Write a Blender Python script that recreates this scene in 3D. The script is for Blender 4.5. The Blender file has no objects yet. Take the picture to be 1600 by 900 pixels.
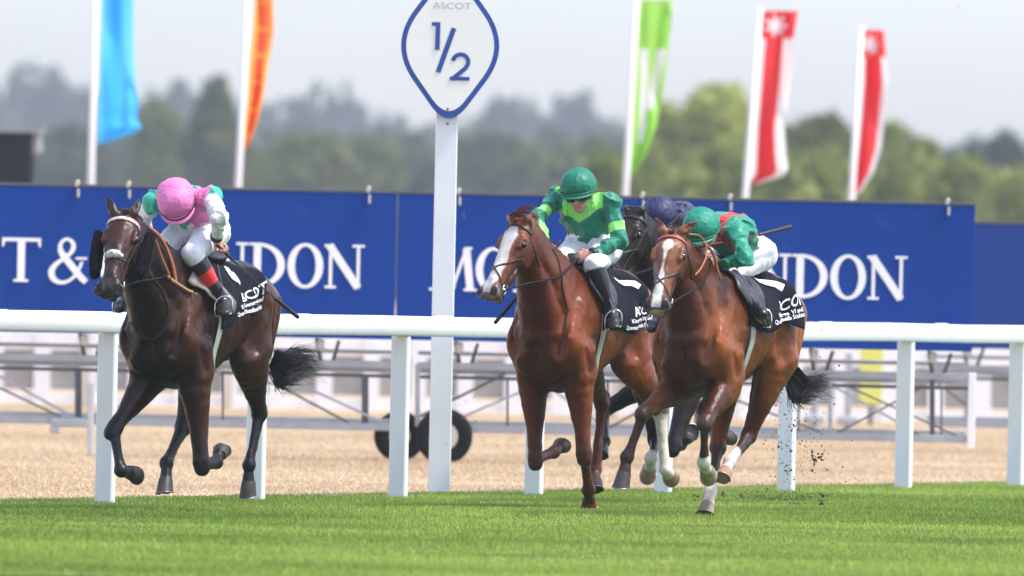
import bpy, math, random
import numpy as np
from mathutils import Vector, Matrix
from mathutils.bvhtree import BVHTree

# ------------------------------------------------------------------ camera, sky, sun, exposure
SC = bpy.context.scene
COL = SC.collection
FPX, EYE, ROLL, PITCH = 17778.0, 1.47, math.radians(1.2), 4.0/17778.0

def at(px, py, depth):
    """a point of the photograph (1600x900 pixels) carried out to a depth in metres"""
    dx, dy = px-800.0, 450.0-py
    c, s = math.cos(ROLL), math.sin(ROLL)
    X = dx*c - dy*s; Z = dx*s + dy*c
    return Vector((X/FPX*depth, depth, EYE + (Z/FPX - PITCH)*depth))

cam_data = bpy.data.cameras.new('camera'); cam = bpy.data.objects.new('camera', cam_data); COL.objects.link(cam)
cam_data.lens = 400; cam_data.sensor_width = 36; cam_data.clip_start = 1; cam_data.clip_end = 6000
right = Vector((math.cos(ROLL), 0, math.sin(ROLL))); up = Vector((-math.sin(ROLL), 0, math.cos(ROLL)))
fwd = Vector((0, 1, -PITCH)).normalized(); back = -fwd
up = back.cross(right).normalized(); right = up.cross(back)
M3 = Matrix((right, up, back)).transposed()
cam.matrix_world = Matrix.Translation((0, 0, EYE)) @ M3.to_4x4()
cam_data.dof.use_dof = True; cam_data.dof.focus_distance = 73.5; cam_data.dof.aperture_fstop = 3.6
SC.camera = cam

SUN_EL, SUN_AZ = math.radians(60), math.radians(102)       # azimuth from +Y (away from the camera) towards +X
sun_dir = Vector((math.sin(SUN_AZ)*math.cos(SUN_EL), math.cos(SUN_AZ)*math.cos(SUN_EL), math.sin(SUN_EL)))
W = bpy.data.worlds.new('World'); SC.world = W; W.use_nodes = True
wn = W.node_tree.nodes; wl = W.node_tree.links
sky = wn.new('ShaderNodeTexSky'); sky.sky_type = 'NISHITA'; sky.sun_disc = False
sky.sun_elevation = SUN_EL; sky.sun_rotation = SUN_AZ
sky.air_density = 1.0; sky.dust_density = 1.65; sky.ozone_density = 1.5; sky.altitude = 60
bg = wn['Background']; bg.inputs['Strength'].default_value = 0.15
# a thin veil of cloud: mixes the blue of the sky towards its own grey
hsv = wn.new('ShaderNodeHueSaturation'); hsv.inputs['Saturation'].default_value = 0.70
wl.new(sky.outputs[0], hsv.inputs['Color'])
cn = wn.new('ShaderNodeTexNoise'); cn.inputs['Scale'].default_value = 9; cn.inputs['Detail'].default_value = 5; cn.inputs['Roughness'].default_value = .55
cm = wn.new('ShaderNodeMapping'); cm.inputs['Scale'].default_value = (1, 1, 3.2); ctc = wn.new('ShaderNodeTexCoord')
wl.new(ctc.outputs['Generated'], cm.inputs[0]); wl.new(cm.outputs[0], cn.inputs['Vector'])
cr_w = wn.new('ShaderNodeMapRange'); cr_w.inputs[1].default_value = .35; cr_w.inputs[2].default_value = .65; cr_w.inputs[3].default_value = .96; cr_w.inputs[4].default_value = 1.10
wl.new(cn.outputs[0], cr_w.inputs[0]); cmx = wn.new('ShaderNodeMix'); cmx.data_type = 'RGBA'; cmx.blend_type = 'MULTIPLY'; cmx.inputs[0].default_value = 1
wb = wn.new('ShaderNodeMix'); wb.data_type = 'RGBA'; wb.blend_type = 'MULTIPLY'; wb.inputs[0].default_value = 1; wb.inputs[7].default_value = (.90, .90, .975, 1)
wl.new(hsv.outputs[0], wb.inputs[6]); wl.new(wb.outputs[2], cmx.inputs[6]); wl.new(cr_w.outputs[0], cmx.inputs[7]); wl.new(cmx.outputs[2], bg.inputs[0])
sd = bpy.data.lights.new('sun', 'SUN'); sun = bpy.data.objects.new('sun', sd); COL.objects.link(sun)
sd.energy = 2.1; sd.angle = math.radians(7); sd.color = (1.0, 0.955, 0.89)
sun.rotation_euler = (-sun_dir).to_track_quat('-Z', 'Y').to_euler()
SC.view_settings.view_transform = 'Standard'; SC.view_settings.look = 'None'
SC.view_settings.gamma = 1; SC.view_settings.exposure = 1.22; SC.view_settings.use_curve_mapping = False
SC.cycles.volume_bounces = 0; SC.cycles.max_bounces = 6

# ------------------------------------------------------------------ materials
def lin(c):
    return tuple((x/12.92 if x <= .04045 else ((x+.055)/1.055)**2.4) for x in (v/255 for v in c))
MATS = {}
def mat(name, col, rough=.5, metal=0.0, noise=0.0, nscale=8.0, bump=0.0, bscale=30.0, spec=.5, coat=0.0,
        sheen=0.0, attr=None, stretch=(1, 1, 1), subsurf=0.0, transl=0.0, dirt=None):
    if name in MATS: return MATS[name]
    m = bpy.data.materials.new(name); m.use_nodes = True
    n, l = m.node_tree.nodes, m.node_tree.links
    b = n['Principled BSDF']; b.inputs['Roughness'].default_value = rough; b.inputs['Metallic'].default_value = metal
    b.inputs['Specular IOR Level'].default_value = spec; b.inputs['Coat Weight'].default_value = coat
    b.inputs['Sheen Weight'].default_value = sheen
    if subsurf: b.inputs['Subsurface Weight'].default_value = subsurf; b.inputs['Subsurface Scale'].default_value = .01
    b.inputs['Base Color'].default_value = (*col, 1)
    tc = n.new('ShaderNodeTexCoord'); mp = n.new('ShaderNodeMapping'); mp.inputs['Scale'].default_value = stretch
    l.new(tc.outputs['Object'], mp.inputs[0])
    src = None
    if attr:
        a = n.new('ShaderNodeAttribute'); a.attribute_name = attr; src = a.outputs['Color']
    if noise:
        t = n.new('ShaderNodeTexNoise'); t.inputs['Scale'].default_value = nscale; t.inputs['Detail'].default_value = 5
        l.new(mp.outputs[0], t.inputs['Vector'])
        mr = n.new('ShaderNodeMapRange'); mr.inputs[1].default_value = .3; mr.inputs[2].default_value = .7
        mr.inputs[3].default_value = 1-noise; mr.inputs[4].default_value = 1+noise
        l.new(t.outputs[0], mr.inputs[0])
        mx = n.new('ShaderNodeMix'); mx.data_type = 'RGBA'; mx.blend_type = 'MULTIPLY'; mx.inputs[0].default_value = 1
        if src: l.new(src, mx.inputs[6])
        else: mx.inputs[6].default_value = (*col, 1)
        l.new(mr.outputs[0], mx.inputs[7]); src = mx.outputs[2]
    if dirt:
        t = n.new('ShaderNodeTexNoise'); t.inputs['Scale'].default_value = dirt[1]; t.inputs['Detail'].default_value = 8
        t.inputs['Roughness'].default_value = .7
        l.new(mp.outputs[0], t.inputs['Vector'])
        cr = n.new('ShaderNodeMapRange'); cr.inputs[1].default_value = dirt[2]; cr.inputs[2].default_value = dirt[2]+.18
        l.new(t.outputs[0], cr.inputs[0])
        mx = n.new('ShaderNodeMix'); mx.data_type = 'RGBA'
        l.new(cr.outputs[0], mx.inputs[0])
        if src: l.new(src, mx.inputs[6])
        else: mx.inputs[6].default_value = (*col, 1)
        mx.inputs[7].default_value = (*dirt[0], 1); src = mx.outputs[2]
    if src: l.new(src, b.inputs['Base Color'])
    if bump:
        t = n.new('ShaderNodeTexNoise'); t.inputs['Scale'].default_value = bscale; t.inputs['Detail'].default_value = 4
        l.new(mp.outputs[0], t.inputs['Vector'])
        bp = n.new('ShaderNodeBump'); bp.inputs['Strength'].default_value = bump; bp.inputs['Distance'].default_value = .01
        l.new(t.outputs[0], bp.inputs['Height']); l.new(bp.outputs[0], b.inputs['Normal'])
    if transl:
        tr = n.new('ShaderNodeBsdfTranslucent'); ms = n.new('ShaderNodeMixShader'); ms.inputs[0].default_value = transl
        if src: l.new(src, tr.inputs['Color'])
        else: tr.inputs['Color'].default_value = (*col, 1)
        out = n['Material Output']
        l.new(b.outputs[0], ms.inputs[1]); l.new(tr.outputs[0], ms.inputs[2]); l.new(ms.outputs[0], out.inputs['Surface'])
    MATS[name] = m
    return m

# ------------------------------------------------------------------ objects
def tag(o, label=None, cat=None, group=None, kind=None):
    if label: o['label'] = label
    if cat: o['category'] = cat
    if group: o['group'] = group
    if kind: o['kind'] = kind
    return o
def empty(name, loc=(0, 0, 0), rz=0.0, label=None, cat=None, group=None):
    o = bpy.data.objects.new(name, None); COL.objects.link(o); o.location = loc; o.rotation_euler = (0, 0, rz)
    o.empty_display_size = .2
    return tag(o, label, cat, group)
def link(name, me, m=None, parent=None, smooth=True, loc=None):
    o = bpy.data.objects.new(name, me); COL.objects.link(o)
    if m is not None and len(me.materials) == 0:
        for q in (m if isinstance(m, (list, tuple)) else [m]): me.materials.append(q)
    if parent: o.parent = parent
    if loc is not None: o.location = loc
    if smooth and len(me.polygons): me.polygons.foreach_set('use_smooth', np.ones(len(me.polygons), bool))
    return o
def mesh_np(name, V, F):
    me = bpy.data.meshes.new(name); V = np.asarray(V, np.float32); F = np.asarray(F, np.int32)
    me.vertices.add(len(V)); me.vertices.foreach_set('co', V.ravel())
    k = F.shape[1]; me.loops.add(F.size); me.loops.foreach_set('vertex_index', F.ravel())
    me.polygons.add(len(F)); me.polygons.foreach_set('loop_start', np.arange(0, F.size, k, dtype=np.int32))
    me.polygons.foreach_set('loop_total', np.full(len(F), k, np.int32))
    me.update(calc_edges=True); me.validate()
    return me
def set_col(me, C, name='Col'):
    a = me.color_attributes.new(name, 'FLOAT_COLOR', 'POINT')
    C4 = np.ones((len(C), 4), np.float32); C4[:, :3] = C; a.data.foreach_set('color', C4.ravel())

class MB:
    """collects boxes, tubes and prisms into one mesh"""
    def __init__(s): s.v = []; s.f = []; s.m = []; s.cur = 0
    def add(s, V, F):
        o = len(s.v); s.v += [tuple(v) for v in V]; s.f += [tuple(i+o for i in f) for f in F]; s.m += [s.cur]*len(F); return s
    def box(s, c, size, R=None, bev=0.0):
        hx, hy, hz = (q/2 for q in size); c = Vector(c)
        if bev:
            b = min(bev, hx*.9, hy*.9, hz*.9); V = []; F = []
            for z, i in ((-hz, b), (-hz+b, 0), (hz-b, 0), (hz, b)):
                for x, y in ((-hx+b+0, -hy+i), (hx-b, -hy+i), (hx-i, -hy+b), (hx-i, hy-b), (hx-b, hy-i), (-hx+b, hy-i), (-hx+i, hy-b), (-hx+i, -hy+b)):
                    V.append(Vector((x, y, z)))
            for k in range(3):
                for j in range(8): F.append((k*8+j, k*8+(j+1) % 8, (k+1)*8+(j+1) % 8, (k+1)*8+j))
            F.append(tuple(range(7, -1, -1))); F.append(tuple(range(24, 32)))
        else:
            V = [Vector((x, y, z)) for z in (-hz, hz) for x, y in ((-hx, -hy), (hx, -hy), (hx, hy), (-hx, hy))]
            F = [(3, 2, 1, 0), (4, 5, 6, 7), (0, 1, 5, 4), (1, 2, 6, 5), (2, 3, 7, 6), (3, 0, 4, 7)]
        if R is not None: V = [R @ v for v in V]
        return s.add([v+c for v in V], F)
    def bar(s, a, b, w, h=None, bev=0.0):
        a, b = Vector(a), Vector(b); d = b-a; L = d.length
        h = h or w; q = d.to_track_quat('X', 'Z').to_matrix()
        return s.box((a+b)/2, (L, w, h), q, bev)
    def tube(s, pts, r, n=8, closed=False, flat=None, nrm=None):
        """swept tube; r a number or list; flat=(w,h) with normals nrm gives a strap"""
        P = [Vector(p) for p in pts]; N = len(P)
        R = r if isinstance(r, (list, tuple)) else [r]*N
        V = []; F = []; side = None
        for i, p in enumerate(P):
            if closed: t = P[(i+1) % N]-P[i-1]
            else: t = P[min(i+1, N-1)]-P[max(i-1, 0)]
            if t.length < 1e-9: t = Vector((0, 0, 1))
            t.normalize()
            if nrm is not None: e = Vector(nrm[i]); e = (e-t*e.dot(t))
            elif side is None: e = t.orthogonal()
            else: e = side-t*side.dot(t)
            if e.length < 1e-6: e = t.orthogonal()
            e.normalize(); side = e; g = t.cross(e)
            for k in range(n):
                an = 2*math.pi*k/n
                if flat: V.append(p+e*(math.sin(an)*flat[1]/2)+g*(math.copysign(abs(math.cos(an))**.5, math.cos(an))*flat[0]/2))
                else: V.append(p+e*math.sin(an)*R[i]+g*math.cos(an)*R[i])
        for i in range(N if closed else N-1):
            for k in range(n):
                a, b = i*n, ((i+1) % N)*n
                F.append((a+k, b+k, b+(k+1) % n, a+(k+1) % n))
        if not closed: F.append(tuple(range(n))); F.append(tuple(range((N-1)*n+n-1, (N-1)*n-1, -1)))
        return s.add(V, F)
    def ball(s, c, r, n=12, m=8, R=None):
        r = (r, r, r) if not isinstance(r, (list, tuple)) else r
        V = []; F = []; c = Vector(c)
        for i in range(1, m):
            for k in range(n):
                th, ph = math.pi*i/m, 2*math.pi*k/n
                V.append(Vector((r[0]*math.sin(th)*math.cos(ph), r[1]*math.sin(th)*math.sin(ph), r[2]*math.cos(th))))
        V += [Vector((0, 0, r[2])), Vector((0, 0, -r[2]))]
        for i in range(m-2):
            for k in range(n): F.append((i*n+k, (i+1)*n+k, (i+1)*n+(k+1) % n, i*n+(k+1) % n))
        t, b = len(V)-2, len(V)-1
        for k in range(n): F.append((t, k, (k+1) % n)); F.append((b, (m-2)*n+(k+1) % n, (m-2)*n+k))
        if R is not None: V = [R @ v for v in V]
        return s.add([v+c for v in V], F)
    def prism(s, poly, y0, y1, fn=None):
        """outline in x,z extruded in y (convex or simple; the caps are n-gons)"""
        n = len(poly); V = [Vector((p[0], y, p[1])) for y in (y0, y1) for p in poly]
        if fn: V = [fn(v) for v in V]
        F = [tuple(range(n)), tuple(range(2*n-1, n-1, -1))]+[(i, n+i, n+(i+1) % n, (i+1) % n) for i in range(n)]
        return s.add(V, F)
    def build(s, name, m=None, parent=None, smooth=False, loc=None):
        me = bpy.data.meshes.new(name); me.from_pydata([tuple(v) for v in s.v], [], s.f); me.update()
        o = link(name, me, m, parent, smooth, loc)
        if any(s.m): me.polygons.foreach_set('material_index', np.array(s.m, np.int32))
        return o

# ------------------------------------------------------------------ implicit surfaces, for bodies and clothes
def vnoise(P, sc, seed=0):
    """smooth value noise on points (N,3) or grids (...,3)"""
    Q = P*sc+seed*17.31; I = np.floor(Q).astype(np.int64); f = Q-I; f = f*f*(3-2*f)
    def h(ix, iy, iz):
        n = (ix*73856093) ^ (iy*19349663) ^ (iz*83492791) ^ (seed*2654435761)
        n = (n ^ (n >> 13))*1274126177 & 0x7fffffff
        return ((n ^ (n >> 16)) & 0xffff)/32767.5-1
    r = 0
    for a in (0, 1):
        for b in (0, 1):
            for c in (0, 1):
                w = (f[..., 0] if a else 1-f[..., 0])*(f[..., 1] if b else 1-f[..., 1])*(f[..., 2] if c else 1-f[..., 2])
                r = r+w*h(I[..., 0]+a, I[..., 1]+b, I[..., 2]+c)
    return r

class SDF:
    def __init__(s, h): s.h = h; s.p = []
    def seg(s, a, b, ra, rb=None, side=(0, 1, 0), k=.03, cut=False, cap=None, grow=True):
        f = lambda r: (r, r) if not isinstance(r, (tuple, list)) else tuple(r)
        ra = f(ra); rb = f(rb if rb is not None else ra)
        s.p.append((np.array(a, float), np.array(b, float), ra, rb, np.array(side, float), k, cut, cap)); return s
    def chain(s, pts, k=.03, side=(0, 1, 0), sub=3, cap=None, cut=False):
        """pts: (x,y,z, ru, rv); Catmull-Rom in between"""
        P = np.array([list(p) if len(p) == 5 else list(p)+[p[3]] for p in pts], float); n = len(P); Q = []
        for i in range(n-1):
            p0, p1, p2, p3 = P[max(i-1, 0)], P[i], P[i+1], P[min(i+2, n-1)]
            for j in range(sub):
                t = j/sub
                Q.append(.5*((2*p1)+(-p0+p2)*t+(2*p0-5*p1+4*p2-p3)*t*t+(-p0+3*p1-3*p2+p3)*t**3))
        Q.append(P[-1])
        for i, (a, b) in enumerate(zip(Q[:-1], Q[1:])):
            s.seg(a[:3], b[:3], (a[3], a[4]), (b[3], b[4]), side, k if i == 0 else min(k, .003), cut, cap)
        return s
    def ball(s, c, r, k=.03, cut=False, side=(0, 1, 0)):
        c = np.array(c, float); return s.seg(c-np.array((0, 0, 1e-4)), c+np.array((0, 0, 1e-4)), r, r, side, k, cut)
    def mesh(s, name, clip=None, post=None, inflate=0.0):
        h = s.h; lo = []; hi = []
        for a, b, ra, rb, sd_, k, cut, cap in s.p:
            if cut: continue
            R = max(ra+rb)+inflate; lo.append(np.minimum(a, b)-R); hi.append(np.maximum(a, b)+R)
        lo = np.min(lo, 0)-4*h; hi = np.max(hi, 0)+4*h
        N = np.ceil((hi-lo)/h).astype(int)+1
        F = np.full(N, .2, np.float32)
        for a, b, ra, rb, sd_, k, cut, cap in s.p:
            R = max(ra+rb)+inflate+k*1.2+2.5*h
            i0 = np.clip(np.floor((np.minimum(a, b)-R-lo)/h).astype(int), 0, N); i1 = np.clip(np.ceil((np.maximum(a, b)+R-lo)/h).astype(int)+1, 0, N)
            if np.any(i1 <= i0): continue
            X = (lo[0]+h*np.arange(i0[0], i1[0])).astype(np.float32)[:, None, None]
            Y = (lo[1]+h*np.arange(i0[1], i1[1])).astype(np.float32)[None, :, None]
            Z = (lo[2]+h*np.arange(i0[2], i1[2])).astype(np.float32)[None, None, :]
            ax = b-a; L = np.linalg.norm(ax)
            axn = ax/L
            u = sd_-axn*sd_.dot(axn)
            if np.linalg.norm(u) < .05: u = np.cross(axn, (0.3, .2, .93))
            u = u/np.linalg.norm(u); v = np.cross(axn, u)
            w0, w1, w2 = X-a[0], Y-a[1], Z-a[2]
            al = w0*axn[0]+w1*axn[1]+w2*axn[2]
            t = np.clip(al/L, 0, 1) if L > 1e-3 else np.zeros_like(al)+.5
            ea = al-t*L
            es = w0*u[0]+w1*u[1]+w2*u[2]; et = w0*v[0]+w1*v[1]+w2*v[2]
            r1 = ra[0]+(rb[0]-ra[0])*t+inflate; r2 = ra[1]+(rb[1]-ra[1])*t+inflate
            m = np.minimum(r1, r2); c = cap if cap else m
            d = (np.sqrt((es/r1)**2+(et/r2)**2+(ea/c)**2)-1)*m
            S = F[i0[0]:i1[0], i0[1]:i1[1], i0[2]:i1[2]]
            if cut:
                d = -d; hh = np.clip(.5-.5*(S-d)/k, 0, 1); S[:] = S+(d-S)*hh+k*hh*(1-hh)
            else:
                hh = np.clip(.5+.5*(S-d)/k, 0, 1); S[:] = S+(d-S)*hh-k*hh*(1-hh)
        if post is not None or clip is not None:
            near = np.abs(F) < 4*h
            I = np.argwhere(near); P = lo+h*I
            vals = F[near].astype(float)
            if post is not None: vals = post(P, vals)
            if clip is not None: vals = np.maximum(vals, clip(P))
            F[near] = vals
            if clip is not None:
                ins = np.argwhere(~near & (F < 0))
                if len(ins):
                    Pi = lo+h*ins; F[tuple(ins.T)] = np.maximum(F[tuple(ins.T)], clip(Pi))
        return nets(name, F, lo, h)

def nets(name, F, lo, h):
    ins = F < 0
    nx, ny, nz = F.shape
    cnt = np.zeros((nx-1, ny-1, nz-1), np.int8)
    for i in (0, 1):
        for j in (0, 1):
            for k in (0, 1): cnt += ins[i:nx-1+i, j:ny-1+j, k:nz-1+k]
    act = np.argwhere((cnt > 0) & (cnt < 8))
    idx = np.full((nx-1, ny-1, nz-1), -1, np.int32); idx[tuple(act.T)] = np.arange(len(act))
    offs = [(i, j, k) for i in (0, 1) for j in (0, 1) for k in (0, 1)]
    val = {o: F[act[:, 0]+o[0], act[:, 1]+o[1], act[:, 2]+o[2]].astype(float) for o in offs}
    S = np.zeros((len(act), 3)); C = np.zeros(len(act))
    for o in offs:
        for ax in range(3):
            if o[ax]: continue
            q = list(o); q[ax] = 1; q = tuple(q)
            a, b = val[o], val[q]; m = (a < 0) != (b < 0)
            t = np.where(m, a/np.where(a == b, 1, a-b), 0)
            p = np.tile(np.array(o, float), (len(act), 1)); p[:, ax] += t
            S[m] += p[m]; C[m] += 1
    V = lo+h*(act+S/C[:, None])
    Q = []
    for ax in range(3):
        sl0 = [slice(1, -1)]*3; 
        A = [slice(None)]*3; B = [slice(None)]*3; A[ax] = slice(0, -1); B[ax] = slice(1, None)
        ch = ins[tuple(A)] != ins[tuple(B)]
        E = np.argwhere(ch)
        o1, o2 = [q for q in range(3) if q != ax]
        E = E[(E[:, o1] > 0) & (E[:, o2] > 0) & (E[:, o1] < F.shape[o1]-1) & (E[:, o2] < F.shape[o2]-1)]
        def ci(d1, d2):
            G = E.copy(); G[:, o1] -= d1; G[:, o2] -= d2; return idx[tuple(G.T)]
        q = np.stack([ci(0, 0), ci(1, 0), ci(1, 1), ci(0, 1)], 1)
        fl = ins[tuple(E.T)]
        if ax == 1: fl = ~fl
        q[~fl] = q[~fl][:, ::-1]
        Q.append(q)
    Q = np.concatenate(Q)
    return mesh_np(name, V, Q)
def verts(me):
    V = np.empty(len(me.vertices)*3, np.float32); me.vertices.foreach_get('co', V); return V.reshape(-1, 3)
def relax(me, it=2, fac=.5):
    V = verts(me).astype(float); E = np.empty(len(me.edges)*2, np.int32); me.edges.foreach_get('vertices', E); E = E.reshape(-1, 2)
    n = np.bincount(E.ravel(), minlength=len(V)).astype(float)[:, None]; n[n == 0] = 1
    for _ in range(it):
        for f in (fac, -fac*1.02) if it > 2 else (fac,):
            S = np.zeros_like(V)
            for c in range(3):
                S[:, c] = np.bincount(E[:, 0], V[E[:, 1], c], len(V))+np.bincount(E[:, 1], V[E[:, 0], c], len(V))
            V += f*(S/n-V)
    me.vertices.foreach_set('co', V.astype(np.float32).ravel()); me.update()
def bvh_of(me):
    V = verts(me); return BVHTree.FromPolygons([tuple(v) for v in V], [tuple(p.vertices) for p in me.polygons])
def segdist(P, a, b):
    a = np.array(a, float); b = np.array(b, float); d = b-a; t = np.clip((P-a)@d/max(d@d, 1e-12), 0, 1)
    return np.linalg.norm(P-a-t[:, None]*d, axis=1)
def sstep(e0, e1, x):
    t = np.clip((x-e0)/(e1-e0), 0, 1); return t*t*(3-2*t)

def text_mesh(txt, size, bold=0.0):
    cu = bpy.data.curves.new('txt', 'FONT'); cu.body = txt; cu.size = size; cu.offset = bold; cu.resolution_u = 3
    o = bpy.data.objects.new('txt', cu); COL.objects.link(o)
    bpy.context.view_layer.update()
    dg = bpy.context.evaluated_depsgraph_get(); me = bpy.data.meshes.new_from_object(o.evaluated_get(dg))
    bpy.data.objects.remove(o); bpy.data.curves.remove(cu)
    import bmesh
    bm = bmesh.new(); bm.from_mesh(me); bmesh.ops.triangulate(bm, faces=bm.faces[:])
    for _ in range(2):
        es = [e for e in bm.edges if e.calc_length() > size*.16]
        if es: bmesh.ops.subdivide_edges(bm, edges=es, cuts=1); bmesh.ops.triangulate(bm, faces=bm.faces[:])
    bm.to_mesh(me); bm.free()
    return me

# ------------------------------------------------------------------ ground
rnd = random.Random(7); rng = np.random.default_rng(11)
RA = at(168, 787, 73.8); RA.z = 0; RB = at(1590, 761, 87.6); RB.z = 0
RU = (RB-RA).normalized(); RL = (RB-RA).length; RN = Vector((-RU.y, RU.x, 0))      # RN: away from the course
def ground_mat(name, c1, c2, c3, s1, s2, bump, bs=12):
    m = bpy.data.materials.new(name); m.use_nodes = True; n, l = m.node_tree.nodes, m.node_tree.links
    b = n['Principled BSDF']; b.inputs['Roughness'].default_value = .95; b.inputs['Specular IOR Level'].default_value = .1
    tc = n.new('ShaderNodeTexCoord')
    t1 = n.new('ShaderNodeTexNoise'); t1.inputs['Scale'].default_value = s1; t1.inputs['Detail'].default_value = 6; l.new(tc.outputs['Object'], t1.inputs[0])
    t2 = n.new('ShaderNodeTexNoise'); t2.inputs['Scale'].default_value = s2; t2.inputs['Detail'].default_value = 6; l.new(tc.outputs['Object'], t2.inputs[0])
    r = n.new('ShaderNodeValToRGB'); r.color_ramp.elements[0].position = .35; r.color_ramp.elements[1].position = .68
    r.color_ramp.elements[0].color = (*c1, 1); r.color_ramp.elements[1].color = (*c2, 1); l.new(t1.outputs[0], r.inputs[0])
    mr = n.new('ShaderNodeMapRange'); mr.inputs[1].default_value = .45; mr.inputs[2].default_value = .75; l.new(t2.outputs[0], mr.inputs[0])
    mx = n.new('ShaderNodeMix'); mx.data_type = 'RGBA'; l.new(mr.outputs[0], mx.inputs[0]); l.new(r.outputs[0], mx.inputs[6]); mx.inputs[7].default_value = (*c3, 1)
    l.new(mx.outputs[2], b.inputs['Base Color'])
    bp = n.new('ShaderNodeBump'); bp.inputs['Strength'].default_value = bump; bp.inputs['Distance'].default_value = .05
    t3 = n.new('ShaderNodeTexNoise'); t3.inputs['Scale'].default_value = bs; t3.inputs['Detail'].default_value = 8; l.new(tc.outputs['Object'], t3.inputs[0])
    l.new(t3.outputs[0], bp.inputs['Height']); l.new(bp.outputs[0], b.inputs['Normal'])
    return m
def sheet(name, pts, z, m):
    me = bpy.data.meshes.new(name); me.from_pydata([(p[0], p[1], z) for p in pts], [], [tuple(range(len(pts)))]); me.update()
    return tag(link(name, me, m, None, False), kind='structure')
sheet('ground', [(-1800, -30), (1800, -30), (1800, 3000), (-1800, 3000)], 0.0,
      ground_mat('dry_ground', (.47, .34, .225), (.60, .455, .32), (.40, .28, .18), .9, .35, .6))
e0 = RA-RU*90+RN*.62; e1 = RA+RU*200+RN*1.35
sheet('turf', [(e0.x, e0.y), (60, -25), (160, 60), (e1.x+60, e1.y-20), (e1.x, e1.y)], .004, ground_mat('turf_soil', (.045, .085, .014), (.07, .13, .02), (.035, .06, .012), 1.5, .4, .8))
sheet('road', [(-400, 165), (400, 165), (400, 400), (-400, 400)], .006, ground_mat('road_gravel', (.40, .35, .31), (.50, .44, .40), (.33, .30, .27), .25, .08, .2))

def blades(name, n, d0, d1, keep, hgt, wid, colf, m, xpad=1.5, label=None, bend=.5):
    d = d0+(d1-d0)*rng.random(n)
    X = (rng.random(n)*2-1)*(.0456*d+xpad); Y = d
    k = keep(X, Y); X, Y = X[k], Y[k]; n = len(X)
    P = np.stack([X, Y, np.zeros(n)], 1)
    h = hgt(X, Y)*(.6+.7*rng.random(n)); w = wid*(.7+.6*rng.random(n)); az = rng.random(n)*np.pi*2
    wx, wy = np.cos(az)*w/2, np.sin(az)*w/2
    la = rng.random(n)*np.pi*2; ln = bend*h*(.2+rng.random(n)); lx, ly = np.cos(la)*ln, np.sin(la)*ln
    Z0 = np.zeros(n)
    V = np.stack([np.stack([X-wx, Y-wy, Z0], 1), np.stack([X+wx, Y+wy, Z0], 1),
                  np.stack([X-wx*.8+lx*.35, Y-wy*.8+ly*.35, h*.6], 1), np.stack([X+wx*.8+lx*.35, Y+wy*.8+ly*.35, h*.6], 1),
                  np.stack([X+lx, Y+ly, h], 1)], 1).reshape(-1, 3)
    b = np.arange(n)[:, None]*5
    F = np.concatenate([b+np.array([[0, 1, 3]]), b+np.array([[0, 3, 2]]), b+np.array([[2, 3, 4]])], 0)
    me = mesh_np(name, V, F); C = np.repeat(colf(X, Y, n), 5, 0); C = C.astype(np.float32)
    set_col(me, C)
    return tag(link(name, me, m, None, False), label, kind='stuff')
def edge_off(X, Y):      # metres beyond the rail line, and the ragged edge of the green
    R = np.stack([X-RA.x, Y-RA.y], 1); s = R@np.array((RU.x, RU.y)); o = R@np.array((RN.x, RN.y))
    P = np.stack([X, Y, X*0], 1)
    return o-(.62+.0040*s+.16*vnoise(P, .9, 41)+.10*vnoise(P, 2.7, 42)), s
def gcol(X, Y, n):
    P = np.stack([X*.35, Y*.45, X*0], 1); a = vnoise(P, 1.1, 51)*.5+vnoise(P, 3.1, 52)*.3+vnoise(P, 9, 53)*.2
    band = .5+.5*np.sin(Y*1.05+X*.15+1.0)
    t = np.clip(.5+.75*a+.28*(band-.5)+.18*rng.standard_normal(n), 0, 1)[:, None]
    C = np.array((.125, .235, .022))*(1-t)+np.array((.50, .61, .11))*t
    dead = rng.random(n)[:, None] < .05; C = np.where(dead, np.array((.34, .28, .12)), C)
    return C
gm = mat('grass_blade', (.1, .2, .03), rough=.55, attr='Col', transl=.30, spec=.25)
blades('grass', 560000, 55.5, 93.5, lambda X, Y: (edge_off(X, Y)[0] < 0), lambda X, Y: .024+.010*vnoise(np.stack([X, Y, X*0], 1), .8, 61), .0042, gcol, gm, label='short mown green turf of the racecourse')
def dcol(X, Y, n):
    P = np.stack([X*.5, Y*.5, X*0], 1); a = vnoise(P, 1.0, 71)*.5+vnoise(P, 3, 72)*.3
    t = np.clip(.5+.6*a+.10*rng.standard_normal(n), 0, 1)[:, None]
    return np.array((.50, .385, .24))*(1-t)+np.array((.68, .555, .375))*t
blades('dry_grass', 300000, 72, 128, lambda X, Y: edge_off(X, Y)[0] > -.15, lambda X, Y: .022+.012*vnoise(np.stack([X, Y, X*0], 1), .5, 62), .007, dcol,
       mat('dry_blade', (.4, .28, .16), rough=.8, attr='Col', transl=.25, spec=.1), label='parched straw coloured grass beyond the rail', bend=1.2)

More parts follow.
